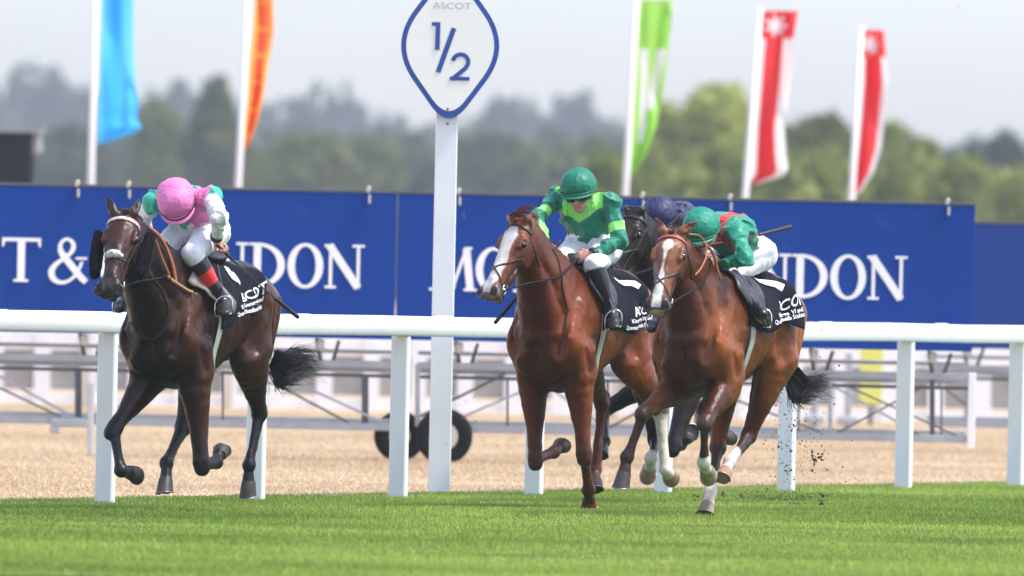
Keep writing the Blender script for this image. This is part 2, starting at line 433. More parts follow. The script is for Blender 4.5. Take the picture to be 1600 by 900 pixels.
# ------------------------------------------------------------------ the running rail
WP = mat('white_plastic', (.80, .81, .81), rough=.38, noise=.04, nscale=3, dirt=((.50, .50, .44), 11, .62))
RAILZ = 1.245
rr = empty('running_rail', RA, 0, 'white plastic running rail with upright posts along the edge of the turf', 'rail')
prof = [(-.045, -.137), (.045, -.137), (.056, -.120), (.060, -.060), (.052, -.022), (.030, -.004), (0, 0), (-.030, -.004), (-.052, -.022), (-.060, -.060), (-.056, -.120)]
def rail_piece(s0, s1, sc, nm):
    N = len(prof); V = []; F = []; st = max(1, int((s1-s0)/1.1))
    for i in range(st+1):
        s = s0+(s1-s0)*i/st; c = RU*s+Vector((0, 0, RAILZ-(.004*math.sin(s*1.4))))
        for a, b in prof: V.append(c+RN*(a*sc)+Vector((0, 0, b*sc+(sc-1)*.07)))
    for i in range(st):
        for k in range(N): F.append((i*N+k, (i+1)*N+k, (i+1)*N+(k+1) % N, i*N+(k+1) % N))
    F += [tuple(range(N)), tuple(range((st+1)*N-1, st*N-1, -1))]
    o = MB().add(V, F).build(nm, WP, rr, True)
    sm = o.modifiers.new('es', 'EDGE_SPLIT'); sm.split_angle = math.radians(50); return o
PITCH_ = RL/7
for j in range(-2, 9):
    a = PITCH_*(j*2-.85); rail_piece(a+.004, a+PITCH_*2-.004, 1.0, 'rail_tube')
    rail_piece(a-.05, a+.05, 1.022, 'rail_sleeve')
for i in range(-3, 16):
    p = RU*(PITCH_*i)+RN*.02; R = Matrix.Rotation(math.atan2(RU.y, RU.x), 3, 'Z'); tilt = Matrix.Rotation(math.radians(.9), 3, 'Y')
    MB().box((0, 0, 0), (.06, .125, RAILZ-.130), R, .008).build('post', WP, rr, False, p+Vector((0, 0, (RAILZ-.130)/2)))
    c = RU*(PITCH_*i+.62)+Vector((0, 0, RAILZ-.003))
    MB().box(c, (.16, .05, .018), R, .006).build('clip', WP, rr)

# ------------------------------------------------------------------ half mile post
hp = at(686, 771, 80.0); hp.z = 0
hm = empty('distance_marker', hp, 0, 'tall white post with a blue rimmed diamond sign reading one half', 'marker')
topc = at(703.5, 72, 80.0); scl = 80/FPX
MB().box((0, 0, 0), (.155, .10, 2.70), None, .006).build('post', WP, hm, False, (0.0, 0, 1.35))
sx, sz = topc.x-hp.x, topc.z
def diamond(w, h, k=.30, n=14):
    """rounded diamond outline: quadratic curves through the corners"""
    C = [(w, 0), (0, h), (-w, 0), (0, -h)]; P = []
    for i in range(4):
        c = C[i]; a = C[i-1]; b = C[(i+1) % 4]; kk = .42 if i % 2 == 0 else .30
        p0 = (c[0]+(a[0]-c[0])*kk, c[1]+(a[1]-c[1])*kk); p2 = (c[0]+(b[0]-c[0])*kk, c[1]+(b[1]-c[1])*kk)
        for j in range(n+1):
            t = j/n; P.append(((1-t)**2*p0[0]+2*t*(1-t)*c[0]+t*t*p2[0], (1-t)**2*p0[1]+2*t*(1-t)*c[1]+t*t*p2[1]))
    return P
# sign half sizes from the photograph: 77 px across, 112 px down
w_, h_ = 97*scl, 133*scl
BLU = mat('sign_blue', lin((38, 72, 150)), rough=.35); CRM = mat('sign_cream', (.90, .87, .79), rough=.35)
sg = MB().prism([(sx+x, sz+z) for x, z in diamond(w_, h_)], -.115, -.062).build('sign_board', BLU, hm)
MB().prism([(sx+x, sz+z) for x, z in diamond(w_-.046, h_-.060)], -.119, -.110).build('sign_face', CRM, sg)
def stroke_pts(P, w, y0, y1, mb, caps=True):
    """ribbon of varying width in x,z, extruded in y"""
    n = len(P); W_ = w if isinstance(w, (list, tuple)) else [w]*n; Lp = []; Rp = []
    for i in range(n):
        a = P[max(i-1, 0)]; b = P[min(i+1, n-1)]; dx, dz_ = b[0]-a[0], b[1]-a[1]; L = math.hypot(dx, dz_) or 1; nx_, nz_ = -dz_/L, dx/L
        Lp.append((P[i][0]+nx_*W_[i]/2, P[i][1]+nz_*W_[i]/2)); Rp.append((P[i][0]-nx_*W_[i]/2, P[i][1]-nz_*W_[i]/2))
    V = [Vector((p[0], y, p[1])) for y in (y0, y1) for q in (Lp, Rp) for p in q]; F = []
    for i in range(n-1):
        F += [(i, n+i, n+i+1, i+1), (2*n+i, 2*n+i+1, 3*n+i+1, 3*n+i), (i, i+1, 2*n+i+1, 2*n+i), (n+i, 3*n+i, 3*n+i+1, n+i+1)]
    F += [(0, 2*n, 3*n, n), (n-1, 2*n-1, 4*n-1, 3*n-1)]
    mb.add(V, F)
def spx(px, py):     # pixel on the sign to its own x,z
    v = at(px, py, 79.9)-hp; return (v.x, v.z)
y0, y1 = -.118, -.1235
m_ = MB(); stroke_pts([spx(675, 37.5), spx(688, 37.5)], .026, y0, y1, m_); stroke_pts([spx(684.7, 35), spx(683.3, 78)], .032, y0, y1-.001, m_); m_.build('digit', BLU, sg)
m_ = MB(); stroke_pts([spx(709.5, 44), spx(684.5, 113)], .034, y0, y1, m_); m_.build('fraction_bar', BLU, sg)
m_ = MB(); P = [spx(707.5+0, 92)]+[spx(719.8+12.0*math.cos(a), 96.5-11.5*math.sin(a)) for a in [math.radians(k) for k in (165, 145, 120, 95, 70, 45, 20, -5, -25)]]+[spx(727, 107), spx(716, 116), spx(706, 124)]
stroke_pts(P, .030, y0, y1, m_); stroke_pts([spx(703, 122.6), spx(733.5, 123.2)], .026, y0, y1-.001, m_); m_.build('digit', BLU, sg)
tm = text_mesh('ASCOT', .062, -.0005); T = verts(tm); c0 = spx(706, 9); wT = T[:, 0].max()
O = np.stack([(T[:, 0]-wT/2)*1.35+c0[0], np.full(len(T), y1), T[:, 1]-.022+c0[1]], 1); tm.vertices.foreach_set('co', O.astype(np.float32).ravel()); tm.materials.clear()
tm.materials.append(mat('grey_print', (.42, .41, .40), rough=.5)); link('lettering', tm, None, sg, False)
for px_, py_ in ((699.5, 170), (699.3, 193)):
    c = at(px_, py_, 79.86)-hp; MB().ball((c.x, -.121 if py_ < 180 else -.052, c.z), (.010, .006, .010)).build('bolt', mat('dull_steel', (.25, .24, .23), rough=.4, metal=.8), hm, True)

# ------------------------------------------------------------------ advertising boards on wheeled gantries
BD = 93.0; PXM = FPX/BD
def bz(px, py): return at(px, py, BD).z
def bx(px, py=430): return at(px, py, BD).x
ZT, ZB = bz(760, 305.5), bz(800, 534.5)
BLUE = mat('banner_blue', lin((4, 58, 138)), rough=.75, spec=.2, noise=.05, nscale=1.3, bump=.05, bscale=6, dirt=((.05, .11, .34), 3.5, .64))
BLUE2 = mat('banner_blue_faded', lin((24, 58, 128)), rough=.75, spec=.2, noise=.05, nscale=1.3)
GALV = mat('galvanised_steel', (.38, .40, .42), rough=.45, metal=.35, noise=.12, nscale=6)
DKS = mat('dark_steel', (.09, .10, .11), rough=.5, metal=.3, noise=.1, nscale=6)
LET = mat('banner_white', (.84, .84, .82), rough=.5)
CAPH = 68.0/PXM
def letter(ch, x, w, zc, mb):
    """serif capital: x left edge, w width, zc centre; built from strokes, each at its own half millimetre"""
    H = CAPH; zb, zt = zc-H/2, zc+H/2; st, th, sf = .172*H, .075*H, .060*H; lay = [0]
    Y0 = -.046
    def S(P, wd): lay[0] += 1; stroke_pts([(x+p[0]*w, zb+p[1]*H) for p in P], wd, Y0, Y0-.006-.0006*lay[0], mb)
    def serif(px_, pz, wd): S([(px_-wd/w/2*H, pz), (px_+wd/w/2*H, pz)], sf)
    def ring(cx, cz, rx, rz, tx, tz, a0, a1, n=36):
        n = max(4, int(n*abs(a1-a0)/360)); V = []; F = []; lay[0] += 1; y1_ = Y0-.006-.0006*lay[0]
        for y in (Y0, y1_):
            for k in range(n+1):
                a = math.radians(a0+(a1-a0)*k/n)
                V += [Vector((x+w*cx+rx*math.cos(a), y, zb+H*cz+rz*math.sin(a))), Vector((x+w*cx+(rx-tx)*math.cos(a), y, zb+H*cz+(rz-tz)*math.sin(a)))]
        m = 2*(n+1)
        for k in range(n):
            i = 2*k; F += [(i, i+2, i+3, i+1), (m+i, m+i+1, m+i+3, m+i+2), (i, m+i, m+i+2, i+2), (i+1, i+3, m+i+3, m+i+1)]
        mb.add(V, F)
    if ch == 'O': ring(.5, .5, w*.5, H*.52, st, th, 0, 360)
    elif ch == 'C':
        ring(.56, .5, w*.56, H*.52, st, th, 48, 312); S([(.90, .70), (.93, .96)], th*.8); S([(.90, .12), (.95, .26)], th*.6)
    elif ch == 'D':
        S([(.20, .02), (.20, .98)], st); ring(.28, .5, w*.72, H*.50, st, th, -90, 90); serif(.16, .025, .30); serif(.16, .975, .30)
    elif ch == 'T':
        S([(.5, .02), (.5, .97)], st); S([(.02, .965), (.98, .965)], th*1.1); S([(.03, 1.0), (.0, .80)], [th*1.2, th*.5]); S([(.97, 1.0), (1.0, .80)], [th*1.2, th*.5]); serif(.5, .025, .34)
    elif ch == 'N':
        S([(.14, .03), (.14, .97)], th); S([(.86, .0), (.86, .97)], th); S([(.10, .985), (.86, .02)], st*1.02); serif(.14, .025, .26); serif(.10, .975, .22); serif(.86, .975, .28)
    elif ch == 'M':
        S([(.10, .03), (.20, .97)], th); S([(.20, .97), (.50, .04)], st); S([(.50, .04), (.80, .97)], th); S([(.80, .97), (.90, .03)], st); serif(.10, .025, .24); serif(.90, .025, .30); serif(.16, .975, .16); serif(.84, .975, .18)
    elif ch == 'H':
        S([(.18, .03), (.18, .97)], st); S([(.82, .03), (.82, .97)], st); S([(.18, .52), (.82, .52)], th)
        for a in (.18, .82): serif(a, .025, .32); serif(a, .975, .32)
    elif ch == 'A':
        S([(.14, .03), (.50, 1.0)], th); S([(.48, 1.0), (.84, .03)], st); S([(.26, .36), (.72, .36)], th); serif(.13, .025, .24); serif(.85, .025, .30)
    elif ch in 'EË':
        S([(.25, .02), (.25, .98)], st); S([(.2, .965), (.9, .965)], th); S([(.2, .52), (.78, .52)], th); S([(.2, .035), (.95, .035)], th)
        S([(.90, 1.0), (.92, .80)], th*.7); S([(.95, .0), (.98, .22)], th*.7); S([(.78, .62), (.78, .42)], th*.6); serif(.18, .025, .28); serif(.18, .975, .28)
        if ch == 'Ë': ring(.35, 1.16, .06*H, .06*H, .059*H, .059*H, 0, 360, 16); ring(.75, 1.16, .06*H, .06*H, .059*H, .059*H, 0, 360, 16)
    elif ch == '&':
        P = [(.98, .02), (.80, .17), (.58, .40), (.36, .63), (.28, .78), (.32, .93), (.46, 1.0), (.60, .93), (.63, .80), (.54, .66), (.36, .54), (.16, .40), (.06, .24), (.12, .08), (.30, .0), (.52, .04), (.72, .20), (.84, .42), (.86, .50)]
        W_ = [.13, .15, .16, .15, .11, .08, .07, .09, .11, .09, .08, .11, .15, .13, .09, .07, .07, .07, .06]
        Q = []; WW = []
        for i in range(len(P)-1):
            p0, p1, p2, p3 = P[max(i-1, 0)], P[i], P[i+1], P[min(i+2, len(P)-1)]
            for j in range(4):
                t = j/4; Q.append(tuple(.5*(2*p1[c]+(-p0[c]+p2[c])*t+(2*p0[c]-5*p1[c]+4*p2[c]-p3[c])*t*t+(-p0[c]+3*p1[c]-3*p2[c]+p3[c])*t**3) for c in (0, 1))); WW.append((W_[i]+(W_[i+1]-W_[i])*t)*H)
        # split so that the stroke never lies over itself in one plane
        for a, b in ((0, 17), (16, 37), (36, 57), (56, len(Q))): S(Q[a:b], WW[a:b])
        S([(.70, .56), (1.0, .56)], sf*.9)
def banner(x0p, x1p, letters, label, panel_m, depth=BD, zt=ZT, zb_=ZB, clamps=(), seams=(), name='advertising_board'):
    f = depth/BD; X0, X1 = bx(x0p)*f, bx(x1p)*f
    c = Vector(((X0+X1)/2, depth, zb_)); r = empty(name, c, 0, label, 'advertising board', 'blue advertising boards')
    hw = (X1-X0)/2; hh = zt-zb_
    MB().box((0, 0, hh/2), (2*hw, .09, hh), None, .004).build('panel', panel_m, r)
    MB().box((0, .0, hh+.012), (2*hw+.02, .10, .022), None, .003).build('top_edge', DKS, r)
    if letters:
        lt = MB()
        for ch, a, b in letters:
            xa, xb = bx(a)-c.x, bx(b)-c.x; zc = bz(860, 423+.3)-zb_
            letter(ch, xa, xb-xa, zc, lt)
        # lettering of one banner: one printed mark
        lt.build('lettering', LET, r)
    for p in clamps:
        x = bx(p)-c.x; MB().box((x, -.02, hh+.03), (.034, .14, .055), Matrix.Rotation(.35, 3, 'Y'), .01).box((x+.01, -.055, hh-.05), (.02, .03, .07), None, .004).build('clamp', mat('pale_clamp', (.50, .48, .44), rough=.6), r)
    for p in seams:
        x = bx(p)-c.x; MB().box((x, -.0455, hh/2), (.006, .004, hh*.99)).build('seam', mat('seam_blue', lin((20, 55, 130)), rough=.6), r)
    return r
WORD = [('M', 672, 742), ('O', 743, 799), ('Ë', 806, 838), ('T', 852, 910), ('&', 925, 984), ('C', 1000, 1052), ('H', 1056, 1114), ('A', 1116, 1176), ('N', 1178, 1234), ('D', 1239, 1293), ('O', 1297, 1353), ('N', 1356, 1416)]
banner(-290, 618, [(c, a-848, b-848) for c, a, b in WORD], 'blue advertising board with white lettering behind the lone dark bay horse', BLUE, clamps=(118, 198, 573), seams=(222,))
banner(620, 1521, WORD, 'blue advertising board with white lettering behind the group of three horses', BLUE, clamps=(714, 1001, 1138, 1478), seams=(1075,))
banner(1500, 2300, None, 'plain faded blue board further back at the right edge of the picture', BLUE2, depth=104.0, zt=bz(1560, 350+0)*104/93-EYE*(104/93-1), zb_=bz(1560, 545)*104/93-EYE*(104/93-1))

def gantry(x0, x1, label, verticals, diags, wheels=None, endpost=None, jack=None):
    f = Vector((bx(x0), BD+.15, 0)); r = empty('wheeled_gantry', f, 0, label, 'gantry', 'steel gantries under the boards')
    def P(px, py, dy=0.0): v = at(px, py, BD)-Vector((f.x, BD, 0)); return Vector((v.x, dy, v.z))
    lev = lambda y, px: y+.0209*(px-800)
    def H(y, t, dy, m, nm='chord', a=x0, b=x1): MB().bar(P(a, lev(y, a), dy), P(b, lev(y, b), dy), t, t, .004).build(nm, m, r)
    H(574, .055, 0, GALV); H(592, .030, .05, DKS); H(672, .060, 0, GALV); H(555, .035, .55, GALV); H(664, .04, .60, GALV); H(583, .045, .60, GALV)
    for px_, w_, m, top, dy in verticals: MB().bar(P(px_, lev(top, px_), dy), P(px_, lev(670, px_), dy), w_, w_*.8, .004).build('upright', m, r)
    for (a, ya, b, yb, dy, t) in diags: MB().bar(P(a, lev(ya, a), dy), P(b, lev(yb, b), dy), t, t, .002).build('brace', GALV if dy < .3 else DKS, r)
    n = int((x1-x0)/185)
    for i in range(n+1):      # brackets that carry the board
        px_ = x0+60+i*185
        MB().bar(P(px_, lev(536, px_), -.12), P(px_+6, lev(572, px_+6), 0), .03, .02).bar(P(px_+34, lev(540, px_), -.12), P(px_+24, lev(572, px_), .1), .025, .02).build('bracket', DKS, r)
        MB().box(P(px_+6, lev(545, px_), -.1), (.06, .08, .09), None, .01).build('bracket_foot', mat('pale_clamp', (.50, .48, .44), rough=.6), r)
    if wheels:
        for px_, py_, rad, dy, yaw in wheels:
            c = P(px_, py_, dy); R = Matrix.Rotation(yaw, 3, 'Z'); wv = [c]
            # depth shifts the size a little: keep the wheel on the ground
            c.z = rad
            P_ = [c+R @ Vector((math.cos(a)*(rad-.055), 0, math.sin(a)*(rad-.055))) for a in (2*math.pi*k/40 for k in range(40))]
            ty = MB().tube(P_, .06, 10, closed=True, flat=(.14, .125), nrm=[(q-c).normalized() for q in P_]).build('wheel', mat('tyre_rubber', (.010, .010, .011), rough=.9, spec=.15, bump=.4, bscale=40, dirt=((.06, .045, .03), 10, .66)), r, True)
            d = MB(); V = []; F = []; prof_ = [(.02, -.035), (.045, -.045), (.06, -.02), (rad*.42, -.015), (rad*.55, -.05), (rad*.62, -.052), (rad*.62, .05)]
            for q in range(32):
                a = 2*math.pi*q/32
                for rr_, yy in prof_: V.append(c+R @ Vector((math.cos(a)*rr_, yy, math.sin(a)*rr_)))
            k_ = len(prof_)
            for q in range(32):
                for e in range(k_-1): F.append((q*k_+e, ((q+1) % 32)*k_+e, ((q+1) % 32)*k_+e+1, q*k_+e+1))
            F.append(tuple(q*k_ for q in range(32)))
            d.add(V, F).build('rim', mat('cream_rim', (.74, .69, .60), rough=.45, dirt=((.20, .11, .06), 12, .60)), ty, True)
            MB().tube([c+R @ Vector((0, -.06, 0)), c+R @ Vector((0, .1, 0))], .036, 10).build('hub', mat('rusty_hub', (.14, .075, .04), rough=.7), ty, True)
    if endpost: MB().box(P(endpost, lev(627, endpost), -.04), (.062, .05, .62), None, .004).build('end_post', WP, r)
    if jack:
        px_ = jack; MB().bar(P(px_, lev(612, px_), -.1), P(px_, lev(725, px_), -.1), .052, .052, .01).build('jack_leg', mat('pale_steel', (.50, .51, .52), rough=.5), r)
        MB().bar(P(px_-62, lev(675, px_), -.1), P(px_+4, lev(675, px_), -.1), .05, .07, .01).box(P(px_-56, lev(686, px_), -.1), (.08, .06, .05), None, .01).build('drawbar', GALV, r)
    return r
gantry(-120, 612, 'grey steel gantry with a jack leg behind the dark bay horse',
    [(121, .068, DKS, 590, .05), (346, .022, DKS, 590, .3), (570, .070, DKS, 590, .05), (617, .052, GALV, 572, 0)],
    [(-60, 575, 118, 668, 0, .022), (-60, 600, 92, 668, .5, .018), (430, 610, 545, 668, .5, .02), (450, 600, 605, 668, 0, .022), (130, 668, 345, 590, 0, .016), (346, 590, 430, 610, .4, .016)], jack=141)
gantry(652, 1515, 'grey steel gantry on two rubber tyred wheels behind the three horses on the right',
    [(652, .05, GALV, 572, 0), (793, .024, DKS, 590, .3), (950, .03, DKS, 590, .3), (1090, .06, DKS, 590, .05), (1250, .022, DKS, 590, .3), (1298, .042, GALV, 572, 0), (1458, .050, DKS, 580, .05), (1475, .018, DKS, 590, .4)],
    [(655, 655, 790, 585, .5, .022), (690, 668, 830, 605, 0, .02), (830, 585, 950, 668, 0, .02), (950, 668, 1085, 590, .4, .018), (1100, 600, 1290, 668, .4, .018), (1304, 594, 1400, 645, 0, .020), (1400, 645, 1440, 668, .3, .018), (1310, 668, 1450, 590, .45, .016), (1320, 590, 1500, 668, .45, .016)],
    wheels=[(694, 684, .225, -.10, .12), (622, 684, .205, .95, .12)], endpost=1519)
g2 = gantry(1530, 2100, 'grey steel gantry at the right edge, mostly outside the picture', [(1600, .05, GALV, 572, .6)], [(1530, 590, 1600, 640, .5, .02)])
g2.location.y += 11

# ------------------------------------------------------------------ white fence further off, and what stands by it
FD = 130.0; fz = lambda y: EYE-(y-446)*FD/FPX
fence = empty('white_fence', (0, FD, 0), 0, 'low white fence with grey netting, out of focus beyond the dry grass', 'fence')
FW = mat('fence_white', (.78, .78, .78), rough=.6)
for zc, hgt in ((fz(543), .13), (fz(558), .05), (fz(637), .11)): MB().box((4, 0, zc), (30, .06, hgt)).build('fence_rail', FW, fence)
MSH = mat('mesh_grey', (.36, .345, .32), rough=.9, noise=.12, nscale=6)
for i in range(-10, 30):
    px_ = 69+73.5*i; x = (px_-800)/FPX*FD
    MB().box((x, -.01, .41), (.185, .10, .82)).build('fence_post', FW, fence)
MB().box((4, .045, .40), (30, .012, .46)).build('wind_netting', MSH, fence)
yb = at(1361, 606, 126); yb.z = .0
r = empty('marker_board', yb, 0, 'pale yellow upright board in front of the white fence, right of centre', 'board')
MB().box((0, 0, .55), (.25, .03, .62), None, .005).build('panel', mat('pale_yellow', (.66, .66, .14), rough=.6), r); MB().box((0, .03, .3), (.05, .03, .60)).build('stake', DKS, r)
for px_, lab in ((1272, 'thin dark post right of the bay horse tail'), (1325, 'second thin dark post right of the bay horse tail')):
    c = at(px_, 640, 120); c.z = 0; MB().box((0, 0, .42), (.07, .07, .84), None, .01).box((0, 0, .12), (.22, .22, .10), None, .02).build('bollard', GALV, None, False, c)
    tag(bpy.context.scene.objects[-1] if False else COL.objects[-1], lab, 'bollard', 'bollards before the fence')
c = at(25, 280, 150); 
r = empty('equipment_cabinet', (c.x, 150, 0), 0, 'large dark grey cabinet at the left edge, far beyond the board', 'cabinet')
zt_ = at(25, 207, 150).z
MB().box((-.35, 0, zt_/2+.4), (1.15, .9, zt_-.8), None, .03).build('cabinet_body', mat('cabinet_grey', (.014, .015, .019), rough=.8, spec=.15), r)
MB().box((.26, -.1, zt_-.15), (.14, .5, .26), None, .02).box((-.3, 0, zt_+.02), (1.3, .95, .04)).build('cabinet_trim', mat('cabinet_trim', (.30, .30, .30), rough=.6), r)
for x in (-.8, .1): MB().box((x, 0, .2), (.1, .6, .42)).build('leg', DKS, r)

# ------------------------------------------------------------------ flags
def flag(name_label, ptop, pbot, rows, colf, depth, amp=.12, seed=0):
    a, b = at(*ptop, depth), at(*pbot, depth); d = (a-b); foot = b-d*(b.z/d.z); L = (a-foot).length
    r = empty('flag_pole', foot, 0, name_label, 'flag', 'banner flags beyond the boards')
    u_ = (a-foot)
    MB().tube([Vector((0, 0, 0)), u_*.5, u_], [.046, .040, .034], 10).build('pole', mat('pole_white', (.70, .70, .68), rough=.4), r, True)
    NU, NV = 36, 110; V = np.zeros((NV+1, NU+1, 3)); ys = [q[0] for q in rows]
    for j in range(NV+1):
        y = ys[0]+(ys[-1]-ys[0])*j/NV; xl = np.interp(y, ys, [q[1] for q in rows]); xr = np.interp(y, ys, [q[2] for q in rows])
        for i in range(NU+1):
            u = i/NU; p = at(xl+(xr-xl)*u, y, depth)
            dep = amp*.8*(1.6*u+.9*math.sin(u*5.5+j*.035+seed)*u+.5*math.sin(u*9-j*.06+seed)*u)*3.0
            V[j, i] = (p.x+dep*(p.x/depth)-foot.x, dep+.03, p.z+dep*(p.z-EYE)/depth)
    W_ = V.reshape(-1, 3); F = [(j*(NU+1)+i, j*(NU+1)+i+1, (j+1)*(NU+1)+i+1, (j+1)*(NU+1)+i) for j in range(NV) for i in range(NU)]
    W_[:, 1] += 0
    me = mesh_np('cloth', W_, F)
    uu, vv = np.meshgrid(np.linspace(0, 1, NU+1), np.linspace(0, 1, NV+1)); set_col(me, colf(uu.ravel(), vv.ravel()))
    link('cloth', me, mat('flag_cloth', (.5, .5, .5), rough=.6, attr='Col', transl=.5, spec=.2), r)
def mixc(w, a, b): w = w[:, None]; return np.array(a)*(1-w)+np.array(b)*w
AZ = lin((60, 182, 245)); OR1, OR2 = lin((226, 84, 42)), lin((250, 176, 60)); GR1 = lin((158, 214, 92)); RD = lin((226, 58, 62)); WH = (.80, .80, .80)
flag('tall light blue flag, leftmost of the flags', (151, -60), (142, 292), [(-60, 161, 208), (60, 157, 208), (130, 155, 211), (165, 154, 217), (185, 153, 214), (200, 153, 222), (210, 153, 205), (225, 153, 158)], lambda u, v: mixc(.5+.5*np.sin(u*7+v*3), AZ, lin((100, 208, 250))), 128, seed=1)
flag('narrow orange and red flag with yellow edges', (390, -60), (372, 296), [(-60, 400, 430), (0, 399, 426), (50, 395, 427), (100, 390, 419), (150, 387, 411), (190, 383, 403), (220, 381, 391), (234, 380, 383)], lambda u, v: mixc(sstep(.18, .30, u)*(1-sstep(.74, .86, u))*(1-.5*(np.abs(((v*7) % 1)-.5) < .08)), OR2, OR1), 128, seed=2)
def cg(u, v):
    w = np.maximum((np.abs(u-(.12+.40*v)) < .13)*(v > .28)*(v < .8), (np.abs(u-(.92-.50*v)) < .15)*(v > .28)*(v < .62)); return mixc(w.astype(float), GR1, WH)
flag('green flag with white curves', (996, -30), (977, 308), [(0, 1001, 1050), (35, 998, 1049), (80, 995, 1043), (130, 993, 1038), (170, 990, 1030), (200, 988, 1026), (240, 986, 1010), (265, 984, 996), (276, 984, 987)], cg, 128, seed=3)
def star(u, v, cu, cv, ru, rv, n=7):
    a = np.arctan2((v-cv)/rv, (u-cu)/ru); r_ = np.hypot((u-cu)/ru, (v-cv)/rv); return (r_ < .74+.30*np.cos(n*a)).astype(float)
def cr_(a, b, cv):
    def f(u, v):
        red = np.maximum((v < .16).astype(float), sstep(a-.02, a+.02, u)*(1-sstep(b-.02, b+.02, u))); red = red*(1-star(u, v, .46, cv, .30, .064)); return mixc(red, WH, RD)
    return f
flag('red and white flag with a white star, left of the two', (1188, 12), (1164, 310), [(17, 1187, 1247), (60, 1186, 1240), (100, 1182, 1237), (150, 1178, 1232), (200, 1175, 1226), (240, 1172, 1228), (265, 1170, 1232), (275, 1169, 1225), (287, 1168, 1182)], cr_(.20, .70, .085), 126, seed=4)
flag('smaller red and white flag with a white star, rightmost of the flags', (1346, 40), (1330, 316), [(47, 1343, 1381), (85, 1342, 1384), (130, 1340, 1388), (180, 1337, 1383), (230, 1333, 1378), (270, 1330, 1365), (300, 1327, 1345), (313, 1326, 1332)], cr_(.22, .80, .085), 130, seed=5)

# ------------------------------------------------------------------ trees
def crown_mesh(name, blobs, n, leaf, seed, c1, c2):
    rg = np.random.default_rng(seed); P = []; Cc = []
    wts = np.array([b[3]*b[4] for b in blobs]); wts = wts/wts.sum(); pick = rg.choice(len(blobs), n, p=wts)
    B = np.array(blobs)[pick]; v = rg.standard_normal((n, 3)); v /= np.linalg.norm(v, axis=1)[:, None]
    rad = rg.random(n)**.35; P = B[:, :3]+v*np.stack([B[:, 3], B[:, 3], B[:, 4]], 1)*rad[:, None]
    keep = vnoise(P, .9/max(leaf, .2), seed) > -.55; P = P[keep]; n = len(P); B = B[keep]
    a = rg.standard_normal((n, 3)); a /= np.linalg.norm(a, axis=1)[:, None]; b = np.cross(a, rg.standard_normal((n, 3))); b /= np.linalg.norm(b, axis=1)[:, None]
    s = leaf*(.5+rg.random(n))[:, None]; c = np.cross(a, b)
    V = np.stack([P-b*s, P+c*s*.6, P+b*s, P-c*s*.6], 1).reshape(-1, 3)
    F = np.arange(4*n).reshape(-1, 4); me = mesh_np(name, V, F)
    t = np.clip(.5+.5*vnoise(P, .5, seed+1)+.2*rg.standard_normal(n), 0, 1)[:, None]
    set_col(me, np.repeat(np.array(c1)*(1-t)+np.array(c2)*t, 4, 0)); return me
LEAF = mat('leaves', (.08, .1, .03), rough=.7, attr='Col', transl=.35, spec=.15)
BARK = mat('bark', (.09, .07, .05), rough=.9, noise=.3, nscale=3)
def broad_blobs(w, h, z0, rg):
    bl = []
    for i in range(11):
        a = rg.random()*6.28; q = rg.random()**.5; zz = z0+(h-z0)*(.18+.74*rg.random()); sh = math.sqrt(max(.12, 1-((zz-z0)/(h-z0)-.42)**2*2.6))
        bl.append((math.cos(a)*q*w*.33*sh, math.sin(a)*q*w*.33*sh, zz, w*(.14+.10*rg.random()), (h-z0)*(.10+.09*rg.random())))
    bl.append((0, 0, z0+(h-z0)*.5, w*.30, (h-z0)*.36)); bl.append((w*.03, 0, h-(h-z0)*.14, w*.14, (h-z0)*.14)); return bl
def conifer_blobs(w, h, z0, rg):
    return [(rg.uniform(-.1, .1)*w*(1-t), rg.uniform(-.1, .1)*w*(1-t), z0+(h-z0)*t, w*.5*(1-t)**.8+.15, (h-z0)*.07+.1) for t in [i/13 for i in range(14)]]
def tree(px, ytop, wpx, depth, label, c1, c2, kind='broad', n=5200, seed=1):
    rg = random.Random(seed); c = at(px, 400, depth); h = EYE-(ytop+.0209*(800-px)-446)*depth/FPX; w = wpx*1.5*depth/FPX; z0 = h*.03
    r = empty('tree', (c.x, depth, 0), 0, label, 'tree', 'trees beyond the racecourse')
    bl = broad_blobs(w, h, z0, rg) if kind == 'broad' else conifer_blobs(w, h, z0, rg)
    link('crown', crown_mesh('crown', bl, n, w*.045+.1, seed, c1, c2), LEAF, r, False)
    t = MB(); t.tube([(0, 0, 0), (.05*w, 0, h*.3), (0, 0, h*.62), (0, 0, h*.85)], [w*.04+.08, w*.032+.05, w*.018+.03, .03], 8)
    for i in range(6):
        a = i*1.05+rg.random(); z = h*(.25+.09*i); e = Vector((math.cos(a)*w*.3, math.sin(a)*w*.3, z+h*.14)); t.tube([Vector((0, 0, z)), e*.55+Vector((0, 0, z*.45)), e], [w*.015+.03, w*.010+.02, .02], 6)
    t.build('trunk', BARK, r, True)
OL1, OL2 = (.070, .095, .020), (.17, .20, .045); TE1, TE2 = (.040, .065, .040), (.095, .13, .07); BR1, BR2 = (.19, .235, .030), (.46, .50, .10)
